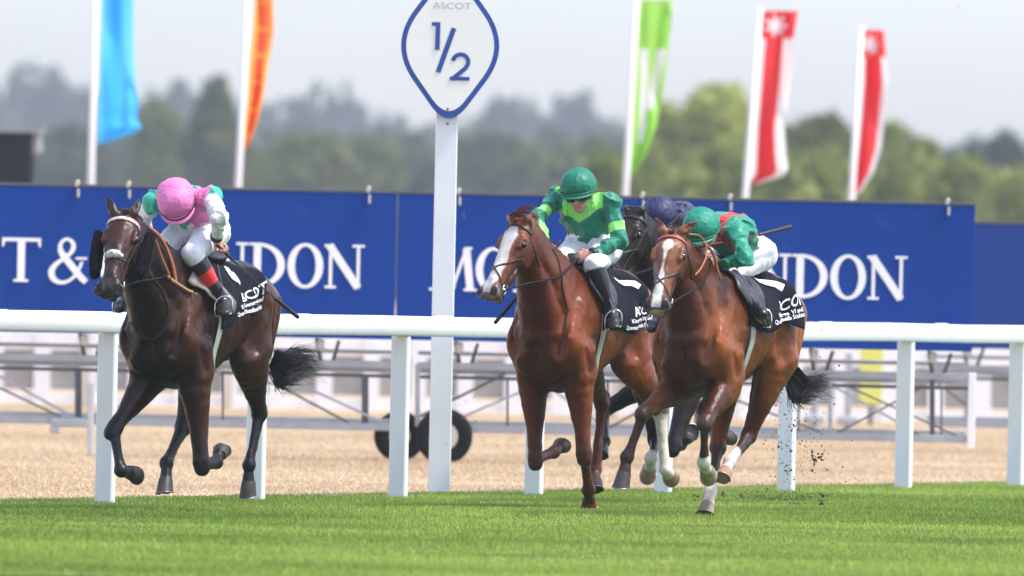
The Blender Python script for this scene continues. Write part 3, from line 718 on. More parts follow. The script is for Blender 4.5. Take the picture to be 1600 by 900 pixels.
TR = [(90, 196, 150, 760, 'grey green tree left of the light blue flag, beside the dark cabinet', TE1, TE2), (236, 172, 110, 700, 'olive tree just right of the light blue flag', OL1, OL2),
      (335, 118, 100, 640, 'tallest dark green tree, between the light blue flag and the orange flag', TE1, OL2), (452, 206, 170, 680, 'rounded olive tree right of the orange flag', OL1, OL2),
      (556, 222, 130, 700, 'low olive tree between the orange flag and the marker sign', OL1, OL2), (650, 236, 150, 720, 'low grey green tree behind the white marker post', TE1, TE2),
      (785, 226, 180, 760, 'pale green tree right of the marker sign', TE1, OL2), (905, 236, 140, 700, 'low pale tree above the jockey with goggles', TE1, OL2),
      (1012, 186, 120, 430, 'bright green tree behind the foot of the green flag', BR1, BR2), (1118, 150, 170, 430, 'tallest bright green tree, left of the first red flag', BR1, BR2),
      (1256, 186, 130, 440, 'dark topped green tree between the two red flags', OL1, OL2), (1338, 200, 130, 430, 'green tree behind the smaller red flag', BR1, OL2),
      (1432, 214, 150, 430, 'rounded green tree right of the smaller red flag', OL1, BR2), (1556, 212, 170, 560, 'dark bluish tree at the right edge', TE1, TE2)]
for i, (a, b, c_, d, lab, k1, k2) in enumerate(TR): tree(a, b, c_, d, lab, k1, k2, seed=20+i)
# far woodland: one mass of conifers and round crowns on the skyline
prof_x = [-120, 0, 40, 80, 110, 160, 210, 265, 300, 330, 370, 430, 480, 500, 550, 600, 640, 700, 750, 790, 830, 870, 905, 950, 1000, 1100, 1240, 1300, 1400, 1480, 1540, 1600, 1720]
prof_y = [140, 134, 120, 98, 150, 172, 160, 138, 160, 150, 158, 170, 142, 146, 150, 186, 205, 192, 172, 148, 168, 150, 160, 188, 184, 190, 184, 205, 215, 228, 222, 218, 215]
bl = []; rg = random.Random(5)
for i in range(250):
    px_ = -1100+3800*(i+rg.random()*.6)/250; D_ = rg.uniform(1450, 1700); yt = np.interp(px_, prof_x, prof_y)+rg.uniform(-8, 22)
    h = EYE-(yt+.0209*(800-px_)-446)*D_/FPX; cx = (px_-800)/FPX*D_; w = rg.uniform(60, 105)*D_/FPX
    if rg.random() < .45: b_ = conifer_blobs(w*.9, h, 1, rg)
    else: b_ = broad_blobs(w*1.2, h*.98, 1, rg)
    bl += [(cx+q[0], D_+q[1], q[2], q[3], q[4]) for q in b_]
tag(link('woodland', crown_mesh('woodland', bl, 185000, 1.2, 77, (.035, .055, .042), (.085, .115, .075)), LEAF, None, False), 'hazy bluish woodland along the skyline', kind='stuff')
bl = []
for i in range(104):
    px_ = 930+1720*i/103; D_ = rg.uniform(330, 400); yt = 236+rg.uniform(-14, 18)+(22 if px_ > 1450 else 0); h = EYE-(yt+.0209*(800-px_)-446)*D_/FPX; w = rg.uniform(60, 110)*D_/FPX
    bl.append(((px_-800)/FPX*D_, D_, h*.5, w*.6, h*.52))
tag(link('hedge', crown_mesh('hedge', bl, 58000, .28, 78, (.12, .15, .030), (.30, .34, .08)), LEAF, None, False), 'bright green hedge behind the blue boards on the right', kind='stuff')
bl = []
for i in range(140):
    px_ = -1100+2120*i/139; D_ = rg.uniform(780, 1000); yt = rg.uniform(196, 250); h = EYE-(yt+.0209*(800-px_)-446)*D_/FPX; w = rg.uniform(70, 120)*D_/FPX
    bl.append(((px_-800)/FPX*D_, D_, h*.5, w*.6, h*.52))
tag(link('copse', crown_mesh('copse', bl, 80000, .55, 79, (.045, .062, .028), (.11, .13, .055)), LEAF, None, False), 'soft olive copse in front of the far woodland on the left', kind='stuff')
# ------------------------------------------------------------------ haze
hz = MB().box((0, 900, 44), (2600, 1850, 90)).build('haze', None, None); hz.data.materials.clear()
hmt = bpy.data.materials.new('haze'); hmt.use_nodes = True; n_ = hmt.node_tree.nodes; n_.remove(n_['Principled BSDF'])
pv = n_.new('ShaderNodeVolumePrincipled'); pv.inputs['Density'].default_value = 0.00029; pv.inputs['Color'].default_value = (.90, .95, 1.0, 1); pv.inputs['Anisotropy'].default_value = .2
hmt.node_tree.links.new(pv.outputs[0], n_['Material Output'].inputs['Volume']); hz.data.materials.append(hmt); tag(hz, 'thin summer haze', kind='stuff')
# ------------------------------------------------------------------ horses
class Rig:
    """a horse's own frame: x forward, y its left, z up; px() carries pixels into it"""
    def __init__(s, px, py, depth, bx=.62, head_deg=25.0):
        B = at(px, py, depth); a = math.radians(head_deg)
        s.F = Vector((-math.sin(a), -math.cos(a), 0)); s.L = Vector((math.cos(a), -math.sin(a), 0))
        s.O = Vector((B.x, B.y, 0))-s.F*bx
        s.rz = math.atan2(s.F.y, s.F.x); s.bz = B.z
        s.R = Matrix((s.F, s.L, Vector((0, 0, 1)))).transposed()
        s.C = s.R.transposed() @ (Vector((0, 0, EYE))-s.O)
    def loc(s, w): return s.R.transposed() @ (Vector(w)-s.O)
    def dirl(s, w): return s.R.transposed() @ Vector(w)
    def px(s, px, py, y):
        d = s.dirl(at(px, py, 80)-Vector((0, 0, EYE)))
        return s.C+d*((y-s.C.y)/d.y)
    def reach(s, px, py, y, par, ln, slack=.03):
        """point on the pixel's ray near plane y, at about ln from its parent joint"""
        p = s.px(px, py, y); d = s.dirl(at(px, py, 80)-Vector((0, 0, EYE))).normalized(); par = Vector(par)
        w = p-par
        if abs(w.length-ln) < slack: return p
        b = w.dot(d); c = w.length_squared-ln*ln; D = b*b-c
        if D < 0: return p-d*b
        r = [-b-math.sqrt(D), -b+math.sqrt(D)]
        return p+d*min(r, key=abs)
def lerp(a, b, t): return tuple(x+(y-x)*t for x, y in zip(a, b))
def P5(p, a, b=None): return (p[0], p[1], p[2], a, b if b is not None else a)

def build_horse(cfg):
    rig = cfg['rig']; s = SDF(cfg.get('h', .0086)); dz = rig.bz-.905
    T = lambda x, y, z: (x, y, z+dz)
    # trunk
    s.chain([(-.74, 0, 1.29, .15, .20), (-.52, 0, 1.31, .25, .275), (-.22, 0, 1.285, .262, .275), (.05, 0, 1.225, .285, .348),
             (.30, 0, 1.175, .262, .395), (.47, 0, 1.12, .215, .345), (.60, 0, 1.11, .165, .25)], k=.05, sub=3)
    s.seg((-.55, 0, 1.47), (-.25, 0, 1.45), (.10, .10), (.12, .09), k=.06)                      # croup
    s.chain([(.48, 0, 1.42, .07, .12), (.30, 0, 1.49, .06, .10), (.08, 0, 1.45, .08, .08)], k=.07)     # withers
    for g in (1, -1):
        s.seg((.645, g*.090, 1.02+dz*.6), (.61, g*.095, .96+dz*.6), .100, .080, k=.034)            # pectorals
        s.seg((.42, g*.215, 1.06+dz*.5), (.36, g*.20, .92+dz), (.075, .095), (.065, .080), k=.018)  # triceps
        s.seg((.50, g*.195, 1.34), (.645, g*.165, 1.13+dz*.5), (.045, .05), (.07, .075), k=.022)     # front edge of the shoulder
        s.seg((-.40, g*.215, 1.22), (-.36, g*.20, 1.04), (.05, .11), (.05, .08), k=.02)             # thigh muscle
        s.seg((-.62, g*.185, 1.36), (-.58, g*.185, 1.12), (.05, .06), (.045, .05), k=.018)
        s.seg((.28, g*.135, 1.42), (.57, g*.185, 1.10+dz*.5), (.05, .13), (.085, .12), k=.05)       # shoulder blade
        s.seg((.60, g*.17, 1.07+dz*.5), (.42, g*.18, .93+dz), (.085, .11), (.085, .12), k=.05)      # upper arm
        s.seg((-.46, g*.14, 1.36), (-.38, g*.185, 1.06), (.13, .24), (.10, .15), k=.06)             # thigh
        s.seg((-.70, g*.125, 1.33), (-.60, g*.14, 1.02), (.10, .13), (.075, .10), k=.06)            # buttock
        s.ball((-.30, g*.20, 1.44), .09, k=.09)                                                    # point of hip
    # legs
    joints = {}; hoofc = cfg.get('hoof', (.05, .045, .04)); ops = []
    for key, lg in cfg['legs'].items():
        fore = key[1] == 'F'; g = 1 if key[0] == 'L' else -1
        y = lg.get('y', .15 if fore else .13)*g
        if fore: top = Vector(T(.41, g*.165, .86))
        else: top = Vector((-.36, g*.175, 1.02+dz*.5))
        L1, L2, L3, L4 = (.44, .30, .11, .09) if fore else (.46, .37, .12, .09)
        if 'p' in lg:
            k_, f_, h_ = lg['p']
            ys = lg.get('ys', (y, y, y)); 
            K = rig.reach(k_[0], k_[1], ys[0], top, L1)
            Fp = rig.reach(f_[0], f_[1], ys[1], K, L2)
            Hp = rig.reach(h_[0], h_[1], ys[2], Fp, L3+L4)
        else: K, Fp, Hp = (Vector(v) for v in lg['q'])
        co = Fp+(Hp-Fp)*.52; toe = Hp
        joints[key] = (top, K, Fp, co, toe)
        print('LEG', cfg['name'], key, 'L1 %.2f L2 %.2f L3 %.2f' % ((K-top).length, (Fp-K).length, (Hp-Fp).length), 'K', tuple(round(v, 2) for v in K), 'F', tuple(round(v, 2) for v in Fp), 'H', tuple(round(v, 2) for v in Hp))
        up_ = (top-K).normalized()
        if fore:
            m1 = lerp(top, K, .28); m2 = lerp(top, K, .7)
            ff = (Vector((1, 0, 0))-up_*up_.x).normalized()
            s.seg(Vector(lerp(top, K, .12))+ff*.03, Vector(lerp(top, K, .62))+ff*.012, .068, .040, k=.014)
            s.chain([P5(top, .100, .135), P5(m1, .080, .100), P5(m2, .054, .062), P5(K, .050, .051)], k=.045, sub=2)
            s.ball(K+(top-K).normalized()*.022, (.055, .056), k=.012); s.ball(K-(top-K).normalized()*.028, (.051, .050), k=.012)
            bk = (Vector((-1, 0, 0))-(Fp-K).normalized()*(-(Fp-K).normalized().x)).normalized(); s.ball(K+bk*.034+(top-K).normalized()*.01, (.026, .03), k=.015)
            for g2 in (1, -1): s.seg(Vector(lerp(K, Fp, .22))+Vector((bk.x*.008, g2*.040, 0)), Vector(lerp(K, Fp, .85))+Vector((bk.x*.008, g2*.038, 0)), .007, .007, k=.012, cut=True)
            c1 = lerp(K, Fp, .3); c2 = lerp(K, Fp, .75)
            s.chain([P5(K, .044), P5(c1, .030, .039), P5(c2, .029, .039), P5(Fp, .040, .045)], k=.012, sub=3)
        else:
            m1 = lerp(top, K, .33); m2 = lerp(top, K, .75)
            s.chain([P5(top, .120, .185), P5(m1, .098, .140), P5(m2, .056, .078), P5(K, .047, .058)], k=.06, sub=3)
            # point of the hock stands out behind the joint
            axl = (K-top).normalized(); ax2 = (Fp-K).normalized(); bend = (axl-ax2)
            if bend.length > .05: bend.normalize()
            else: bend = Vector((-1, 0, .3))
            poh = K+bend*.045-ax2*.035
            s.seg(lerp(top, K, .68), poh, .022, .026, k=.03); s.seg(poh, lerp(K, Fp, .2), .026, .026, k=.02)
            s.ball(K, (.051, .060), k=.02)
            c1 = lerp(K, Fp, .3); c2 = lerp(K, Fp, .78)
            s.chain([P5(K, .046, .054), P5(c1, .033, .045), P5(c2, .031, .042), P5(Fp, .041, .047)], k=.012, sub=3)
        s.ball(Fp, (.046, .048), k=.010); s.ball(Fp+(Fp-K).normalized()*.012-(toe-Fp).normalized().cross(Vector((0, 1, 0)))*.02, (.028, .03), k=.012)
        s.seg(Fp, lerp(Fp, co, .75), (.034, .036), (.031, .033), k=.015)
        d = (toe-co).normalized()
        s.seg(lerp(Fp, co, .7), co, .037, .045, k=.015)
        s.seg(co, lerp(co, toe, .8), (.040, .042), (.046, .050), k=.004, cap=.009)
    # veins and cords that stand out under the skin
    for g in (1, -1):
        for V_ in (((.60, g*.255, 1.20), (.56, g*.265, 1.10), (.50, g*.27, 1.0)),):
            for a_, b_ in zip(V_[:-1], V_[1:]): s.seg(a_, b_, .008, .007, k=.008)
    # neck and head
    h = cfg['head']; poll = rig.px(*h['poll'], h.get('y', 0)); ha = math.radians(h['yaw']); dr = h['drop']
    hl = h.get('len', .60); hz = math.sqrt(1-dr*dr)
    ax = rig.dirl((-math.sin(ha)*hz, -math.cos(ha)*hz, -dr)).normalized()
    le = rig.dirl((math.cos(ha), -math.sin(ha), 0)); le = (le-ax*le.dot(ax)).normalized()
    le = Matrix.Rotation(math.radians(h.get('roll', 0)), 3, ax) @ le
    nn = ax.cross(le)
    sc = hl/.60; wd = h.get('wide', 1.16)
    def Hd(x, y, z): return poll+ax*(x*sc)+le*(y*sc*wd)+nn*(z*sc*1.08)
    print('HEAD', cfg['name'], tuple(round(v, 2) for v in poll), tuple(round(v, 2) for v in Hd(.6, 0, 0)))
    n0 = Vector((.38, 0, 1.29)); ne = Hd(.04, 0, -.075)-Vector(((ne_ := (Hd(.04, 0, -.075)-n0).normalized()).x, ne_.y, ne_.z))*.05
    s.chain([P5(n0, .225, .30), P5(lerp(n0, ne, .30), .182, .262), P5(lerp(n0, ne, .62), .132, .20), P5(ne, .098, .148)],
            k=.08, side=tuple(Vector((0, 1, 0))*.6+le*.4), sub=3)
    s.chain([P5((.58, 0, 1.10), .17, .16), P5(lerp((.60, 0, 1.18), Hd(.14, 0, -.16), .5), .125, .12), P5(Hd(.12, 0, -.15), .075, .08)], k=.08, sub=3)
    for g in (1, -1):        # the long muscle from the poll to the shoulder, with the jugular groove beneath it
        nu = (ne-n0).normalized().cross(Vector((0, 1, 0))); nu = nu if nu.z > 0 else -nu
        A_ = lerp(n0, ne, .98); B_ = lerp(n0, ne, .45)
        s.seg(Vector(A_)+le*(g*.060)-nu*.02, Vector(B_)+Vector((0, g*.105, 0))-nu*.03, (.035, .05), (.045, .06), k=.02)
        s.seg(Vector(B_)+Vector((0, g*.105, 0))-nu*.03, (.56, g*.155, 1.26+dz*.5), (.045, .06), (.06, .07), k=.02)
    gl = lambda x, y, z: tuple(Hd(x, y, z))
    le_t = tuple(le)
    s.chain([gl(-.01, 0, -.02)+(0.081*sc, 0.065*sc), gl(.09, 0, -.018)+(0.101*sc, 0.076*sc), gl(.19, 0, -.03)+(0.097*sc, 0.081*sc),
             gl(.30, 0, -.035)+(0.069*sc, 0.071*sc), gl(.42, 0, -.035)+(.058*sc, .060*sc), gl(.52, 0, -.036)+(.066*sc, .060*sc)],
            k=.03, side=le_t, sub=3)
    s.seg(gl(.12, 0, .040), gl(.46, 0, .012), (.038, .02), (.028, .018), side=le_t, k=.03)      # nasal bone
    for g in (1, -1):
        s.seg(gl(.12, g*.048, -.10), gl(.24, g*.046, -.105), (.036, .088), (.030, .066), side=le_t, k=.03)    # cheek
        s.seg(gl(.24, g*.035, -.12), gl(.48, g*.020, -.085), (.018, .03), (.018, .025), side=le_t, k=.02)     # jaw bar
        s.seg(gl(.13, g*.080, .012), gl(.20, g*.080, .016), .020, .018, side=le_t, k=.02)                      # brow
        s.seg(gl(.21, g*.068, -.020), gl(.36, g*.045, -.012), .012, .008, side=le_t, k=.02)                      # facial crest
        s.ball(gl(.165, g*.096, -.008), .022*sc, k=.006, cut=True)                                              # eye socket
        s.seg(gl(.500, g*.030, -.008), gl(.560, g*.050, -.014), .030*sc, .037*sc, side=le_t, k=.014)           # nostril rim
        s.seg(gl(.530, g*.064, .026), gl(.588, g*.054, .006), (.014*sc, .020*sc), (.021*sc, .024*sc), side=le_t, k=.006, cut=True)
        s.seg(gl(.590, g*.006, .010), gl(.600, g*.010, -.05), .010*sc, .008*sc, side=le_t, k=.012, cut=True)
    s.seg(gl(.550, .030, -.048), gl(.550, -.030, -.048), (.036, .038), side=le_t, k=.018)               # upper lip
    s.seg(gl(.47, 0, -.092), gl(.540, 0, -.108), (.036, .026), (.036, .024), side=le_t, k=.018)           # chin
    if h.get('mouth', 1):
        s.seg(gl(.585, .05, -.084), gl(.49, .062, -.076), .006, .004, side=le_t, k=.006, cut=True)
        s.seg(gl(.585, -.05, -.084), gl(.49, -.062, -.076), .006, .004, side=le_t, k=.006, cut=True)
        s.seg(gl(.590, .045, -.086), gl(.590, -.045, -.086), .009, .009, side=le_t, k=.006, cut=True)
    for g, tip in zip((1, -1), h['ears']):
        bp = Hd(-.012, g*.052, .030); tp_ = rig.px(*tip, poll.y)
        D = rig.dirl(Vector((0, 1, 0)))
        tp_ = tp_+D*((bp-tp_).dot(D)/D.dot(D))+D*.03
        ed = (tp_-bp)
        if ed.length < .14: tp_ = tp_+D*math.sqrt(max(.145**2-ed.length**2, 0)); ed = tp_-bp
        if ed.length > .175: tp_ = bp+ed.normalized()*.175
        ed = (tp_-bp); front = rig.dirl((0, -1, 0))+le*(g*.55); front = (front-ed.normalized()*front.dot(ed.normalized())).normalized()
        wide = ed.normalized().cross(front)
        s.chain([P5(bp, .031, .030), P5(lerp(bp, tp_, .35), .035, .026), P5(lerp(bp, tp_, .7), .021, .014), P5(tp_, .006, .006)], k=.015, side=tuple(wide), sub=2)
        c0 = Vector(lerp(bp, tp_, .22))+front*.030; c1 = Vector(lerp(bp, tp_, .85))+front*.014
        s.seg(c0, c1, (.019, .018), (.006, .007), side=tuple(wide), k=.006, cut=True)
    # muscle grooves
    s.seg((.752, 0, 1.08+dz), (.735, 0, .90+dz), .014, .016, k=.06, cut=True)
    s.seg((.70, 0, .80+dz), (.60, 0, .76+dz), .03, .03, k=.05, cut=True)
    for g in (1, -1):
        s.seg((.66, g*.20, 1.30), (.71, g*.165, 1.03+dz), .012, .018, k=.04, cut=True)
        s.seg((.44, g*.285, 1.28), (.34, g*.29, .98+dz), .018, .018, k=.045, cut=True)
        s.seg((.52, g*.27, 1.05+dz), (.46, g*.28, .92+dz), .012, .014, k=.035, cut=True)
        s.seg((-.20, g*.30, 1.28), (-.26, g*.28, 1.05), .03, .04, k=.06, cut=True)
        s.seg((-.50, g*.30, 1.28), (-.52, g*.26, 1.02), .012, .014, k=.04, cut=True)
        s.seg((-.66, g*.24, 1.34), (-.60, g*.24, 1.08), .010, .012, k=.035, cut=True)
    me = s.mesh('body', post=lambda P, v: v+.0050*vnoise(P*np.array((1, 1, .6)), 10, 3)+.0050*np.abs(vnoise(P*np.array((1, 1, .7)), 16, 6))+.0016*vnoise(P, 34, 5))
    relax(me, 1, .5); relax(me, 1, .5)
    V = verts(me).astype(float)
    # colours that belong to the coat: points, socks, blaze, hooves, muzzle
    base = np.array(cfg['coat']); C = np.tile(base, (len(V), 1))
    n1 = (vnoise(V, 3.0, 7)*.5+.5)[:, None]; C = C*(.85+.3*n1)
    if 'under' in cfg:      # warmer, paler tone of lit flanks, elbows and quarters, painted into the coat
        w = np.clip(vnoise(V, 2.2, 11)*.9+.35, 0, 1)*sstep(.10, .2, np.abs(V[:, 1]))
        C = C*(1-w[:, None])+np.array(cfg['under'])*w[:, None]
    def paint(w, col): 
        nonlocal C; C = C*(1-w[:, None])+np.array(col)*w[:, None]
    pts = cfg.get('points'); jit = vnoise(V, 22, 2)*.008+vnoise(V, 60, 4)*.004
    for key, (top, K, Fp, co, toe) in joints.items():
        near = lambda a, b, r, soft=.02: 1-sstep(r, r+soft, segdist(V, a, b)+jit*.5)
        legm = 1-sstep(.085, .10, np.minimum.reduce([segdist(V, lerp(top, K, .75), K), segdist(V, K, Fp), segdist(V, Fp, toe)]))
        if pts is not None:
            t0 = np.array(top); ax_ = np.array(K-top); L_ = np.linalg.norm(ax_); ax_ /= L_
            a1 = (V-t0)@ax_/L_
            wk = np.maximum(sstep(cfg.get('point_from', .62), 1.0, a1+jit*3)*legm, 1-sstep(.07, .085, np.minimum(segdist(V, lerp(K, Fp, cfg.get('pt_low', .12)), Fp), segdist(V, Fp, toe))))
            paint(wk, pts)
        sock = cfg.get('socks', {}).get(key)
        if sock:
            if sock[0] > 0:
                a = lerp(Fp, K, sock[0]); w = 1-sstep(.062, .072, np.minimum(segdist(V, a, Fp), segdist(V, Fp, co))+jit)
                ax_ = np.array(K-Fp); t = (V-np.array(Fp))@ax_/(ax_@ax_); w = w*(1-sstep(sock[0]-.03, sock[0]+.06, t+jit*4))
            else: w = (1-sstep(.066, .076, segdist(V, lerp(Fp, co, .1), co)+jit))
            paint(w, sock[1])
        dh = np.array(toe-co); Lh = np.linalg.norm(dh); t = (V-np.array(co))@dh/(Lh*Lh)
        w = sstep(.06, .14, t)*(1-sstep(.085, .095, segdist(V, co, toe)))
        paint(w, cfg.get('hooves', {}).get(key, hoofc))
    hx = (V-np.array(poll))@np.array(ax)/sc; hy = (V-np.array(poll))@np.array(le)/sc/wd; hz_ = (V-np.array(poll))@np.array(nn)/sc/1.08
    inhead = (np.abs(hy) < .13)*(hx > -.05)*(hx < .66)*(hz_ > -.22)
    paint(inhead*sstep(.43, .56, hx)*cfg.get('muzzle_amt', .75), cfg.get('muzzle', (.02, .015, .013)))
    # dark hairless skin round the eye
    for g in (1, -1):
        d = np.sqrt(((hx-.165)/1.3)**2+((hy-g*.09))**2+(hz_+.004)**2); paint((1-sstep(.020, .030, d)), (.012, .009, .008))
        d = np.sqrt(((hx-.560)/1.4)**2+((hy-g*.054))**2+(hz_-.010)**2); paint((1-sstep(.023, .029, d)), cfg.get('nostril', (.015, .010, .009)))
    if 'headcol' in cfg: paint(inhead*(1-sstep(.40, .52, hx))*(.55+.45*np.clip(vnoise(V, 14, 15)+.5, 0, 1))*sstep(-.12, -.02, hz_), cfg['headcol'])
    if 'blaze' in cfg:
        wv = vnoise(V, 25, 9)*.006
        for (x0, w0, y0), (x1, w1, y1) in zip(cfg['blaze'][:-1], cfg['blaze'][1:]):
            t = np.clip((hx-x0)/(x1-x0), 0, 1); ww = w0+(w1-w0)*t; yy = y0+(y1-y0)*t
            m = (hx >= x0)*(hx <= x1)*inhead*(hz_ > -.10)
            paint(m*(1-sstep(ww-.004, ww+.004, np.abs(hy-yy)+wv)), cfg.get('blaze_col', (.62, .57, .53)))
    if 'lip' in cfg:
        paint(inhead*sstep(.55, .58, hx)*(1-sstep(.035, .05, np.abs(hy)))*(hz_ < -.015), cfg['lip'])
    if 'mouthcol' in cfg: paint(inhead*(hx > .50)*(1-sstep(.006, .012, np.abs(hz_+.082))), cfg['mouthcol'])
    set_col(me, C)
    # streaks of darker sweat and lighter hair down the coat
    st = vnoise(V*np.array((1, 1, .35)), 26, 13)*.5+vnoise(V*np.array((1, 1, .3)), 60, 14)*.5; C = C*(1+.22*st[:, None])
    root = empty(cfg['name'], rig.O, rig.rz, cfg['label'], 'horse', cfg.get('group'))
    m = mat('coat_hair', (.1, .05, .03), rough=.35, attr='Col', noise=.18, nscale=14, bump=.5, bscale=38, spec=.22, sheen=.0, stretch=(1, 1, .45))
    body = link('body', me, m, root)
    for key, (top, K, Fp, co, toe) in joints.items():       # hooves: flat soled, longer at the toe, shod
        d = (toe-co).normalized(); L_ = (toe-co).length; f = Vector((0, 1, 0)).cross(-d)
        if f.length < .3: f = Vector((1, 0, 0))
        f.normalize(); sd_ = d.cross(f); hb = MB(); V_ = []; F_ = []; N_ = 20; rows = [(.0, .0425, .0435, 0, 0), (.12, .046, .048, .001, .002), (.6, .050, .055, .005, .009), (1.0, .0545, .061, .010, .018)]
        for t_, rl, rf, fo, sl in rows:
            for q in range(N_):
                a = 2*math.pi*q/N_; cf = math.cos(a); hee = 1-.12*max(0, -cf)**2
                V_.append(co-d*.006+d*(L_*t_+sl*cf)+f*(fo+rf*cf*hee)+sd_*(rl*math.sin(a)))
        for r_ in range(len(rows)-1):
            for q in range(N_): F_.append((r_*N_+q, r_*N_+(q+1) % N_, (r_+1)*N_+(q+1) % N_, (r_+1)*N_+q))
        # concave sole
        b0 = (len(rows)-1)*N_; c0 = len(V_)
        for q in range(N_):
            a = 2*math.pi*q/N_; V_.append(co-d*.006+d*(L_-.006+.014*math.cos(a))+f*(.012+.048*math.cos(a))+sd_*(.042*math.sin(a)))
        for q in range(N_): F_.append((b0+q, b0+(q+1) % N_, c0+(q+1) % N_, c0+q))
        F_.append(tuple(range(c0+N_-1, c0-1, -1)))
        hc = cfg.get('hooves', {}).get(key, hoofc)
        hm_ = mat('hoof_%d_%d' % (int(hc[0]*1000), int(hc[1]*1000)), hc, rough=.5, noise=.25, nscale=40, spec=.3, stretch=(1, 1, .3))
        ho = hb.add(V_, F_).build('hoof', hm_, root, True); es = ho.modifiers.new('es', 'EDGE_SPLIT'); es.split_angle = math.radians(40)
        arc = [V_[b0+q]+d*.003 for q in [(k_+N_//2+3) % N_ for k_ in range(N_-5)]]
        MB().tube(arc, .004, 6, flat=(.010, .007), nrm=[d]*len(arc)).build('horseshoe', mat('worn_steel', (.32, .31, .30), rough=.35, metal=.9), ho, True)
    for g in (1, -1):
        e = MB().ball(Hd(.165, g*.0805, -.006), .0245*sc, 14, 10).build('eye', mat('horse_eye', (.012, .007, .005), rough=.08, spec=.6), root, True)
    D = dict(root=root, body=body, bvh=bvh_of(me), Hd=Hd, ax=ax, le=le, nn=nn, rig=rig, joints=joints, n0=n0, ne=ne, dz=dz, sc=sc, cfg=cfg)
    return D

def snap(bvh, pts, off, n=5):
    """resample a polyline and press it on to the skin"""
    out = []; nr = []
    P = [Vector(p) for p in pts]
    for i in range(len(P)-1):
        for j in range(n if i < len(P)-2 else n+1):
            q = P[i].lerp(P[i+1], j/n); c, nn_, ix, d = bvh.find_nearest(q)
            out.append(c+nn_*off); nr.append(nn_)
    return out, nr
def strap(D, name, pts, w, th, m, parent=None, off=.003, n=5, closed=False):
    o, nr = snap(D['bvh'], pts, off, n)
    for _ in range(2):
        o = [o[0]]+[(o[i-1]+o[i]*2+o[i+1])/4 for i in range(1, len(o)-1)]+[o[-1]]
    return MB().tube(o, w, 8, flat=(w, th), nrm=nr).build(name, m, parent or D['root'], True)
def hair(name, guides, m, parent, n=200, spread=.03, r=.0028, seed=1, seg=14, fray=.35, wave=.02):
    """locks of hair that follow guide curves"""
    rnd = random.Random(seed); V = []; F = []; Cc = []
    G = [[Vector(p) for p in g] for g in guides]
    for i in range(n):
        a = rnd.random()*(len(G)-1); k = min(int(a), len(G)-2) if len(G) > 1 else 0; f = a-k
        g0, g1 = G[k], G[min(k+1, len(G)-1)]
        off = Vector((rnd.gauss(0, 1), rnd.gauss(0, 1), rnd.gauss(0, 1)))*spread; fr = 1+rnd.gauss(0, fray)*.5
        off2 = Vector((rnd.gauss(0, 1), rnd.gauss(0, 1), rnd.gauss(0, 1)))*spread*2.0
        ln = min(1.0, .62+rnd.random()*.45); ph = rnd.random()*6; wv = Vector((rnd.gauss(0, 1), rnd.gauss(0, 1), rnd.gauss(0, 1)))*wave
        rad = r*(.6+rnd.random()*.9); base = len(V); prev = None
        for j in range(seg+1):
            t = j/seg*ln; u = t*(len(g0)-1); q = min(int(u), len(g0)-2); w = u-q
            def cr(g):
                p0, p1, p2, p3 = g[max(q-1, 0)], g[q], g[q+1], g[min(q+2, len(g)-1)]
                return .5*((2*p1)+(-p0+p2)*w+(2*p0-5*p1+4*p2-p3)*w*w+(-p0+3*p1-3*p2+p3)*w**3)
            p = cr(g0).lerp(cr(g1), f)+off*(.35+.65*t)+off2*t*t*fr+wv*math.sin(t*7+ph)*t
            rr = rad*(1-.85*(j/seg)**2)
            for e in range(3):
                an = e*2.094; V.append((p.x+rr*math.cos(an), p.y+rr*math.sin(an), p.z+rr*math.sin(an+1)))
            if j:
                for e in range(3):
                    a0 = base+(j-1)*3+e; a1 = base+(j-1)*3+(e+1) % 3; F.append((a0, a1, a1+3, a0+3))
    me = mesh_np(name, V, F)
    return link(name, me, m, parent)
HCACHE = {}
BLK = (.012, .010, .010)
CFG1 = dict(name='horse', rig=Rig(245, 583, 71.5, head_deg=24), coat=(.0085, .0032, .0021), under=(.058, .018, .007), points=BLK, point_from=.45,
    label='dark bay horse with black sheepskin cheekpieces, galloping alone at the left', group='horses galloping in the race',
    head=dict(poll=(195, 341), y=0, yaw=12, drop=.76, len=.62, ears=((221, 304), (161, 304))),
    legs=dict(RF=dict(p=((177, 672), (189, 735), (213, 739)), y=.17), LF=dict(p=((315, 726), (338, 722), (347, 700)), y=.15),
              RH=dict(p=((286, 668), (260, 724), (258, 772)), y=.13), LH=dict(p=((405, 647), (389, 727), (388, 776)), y=.14)),
    muzzle=(.045, .036, .034), muzzle_amt=.85, headcol=(.055, .021, .013), nostril=(.008, .006, .006), mouthcol=(.30, .22, .06))
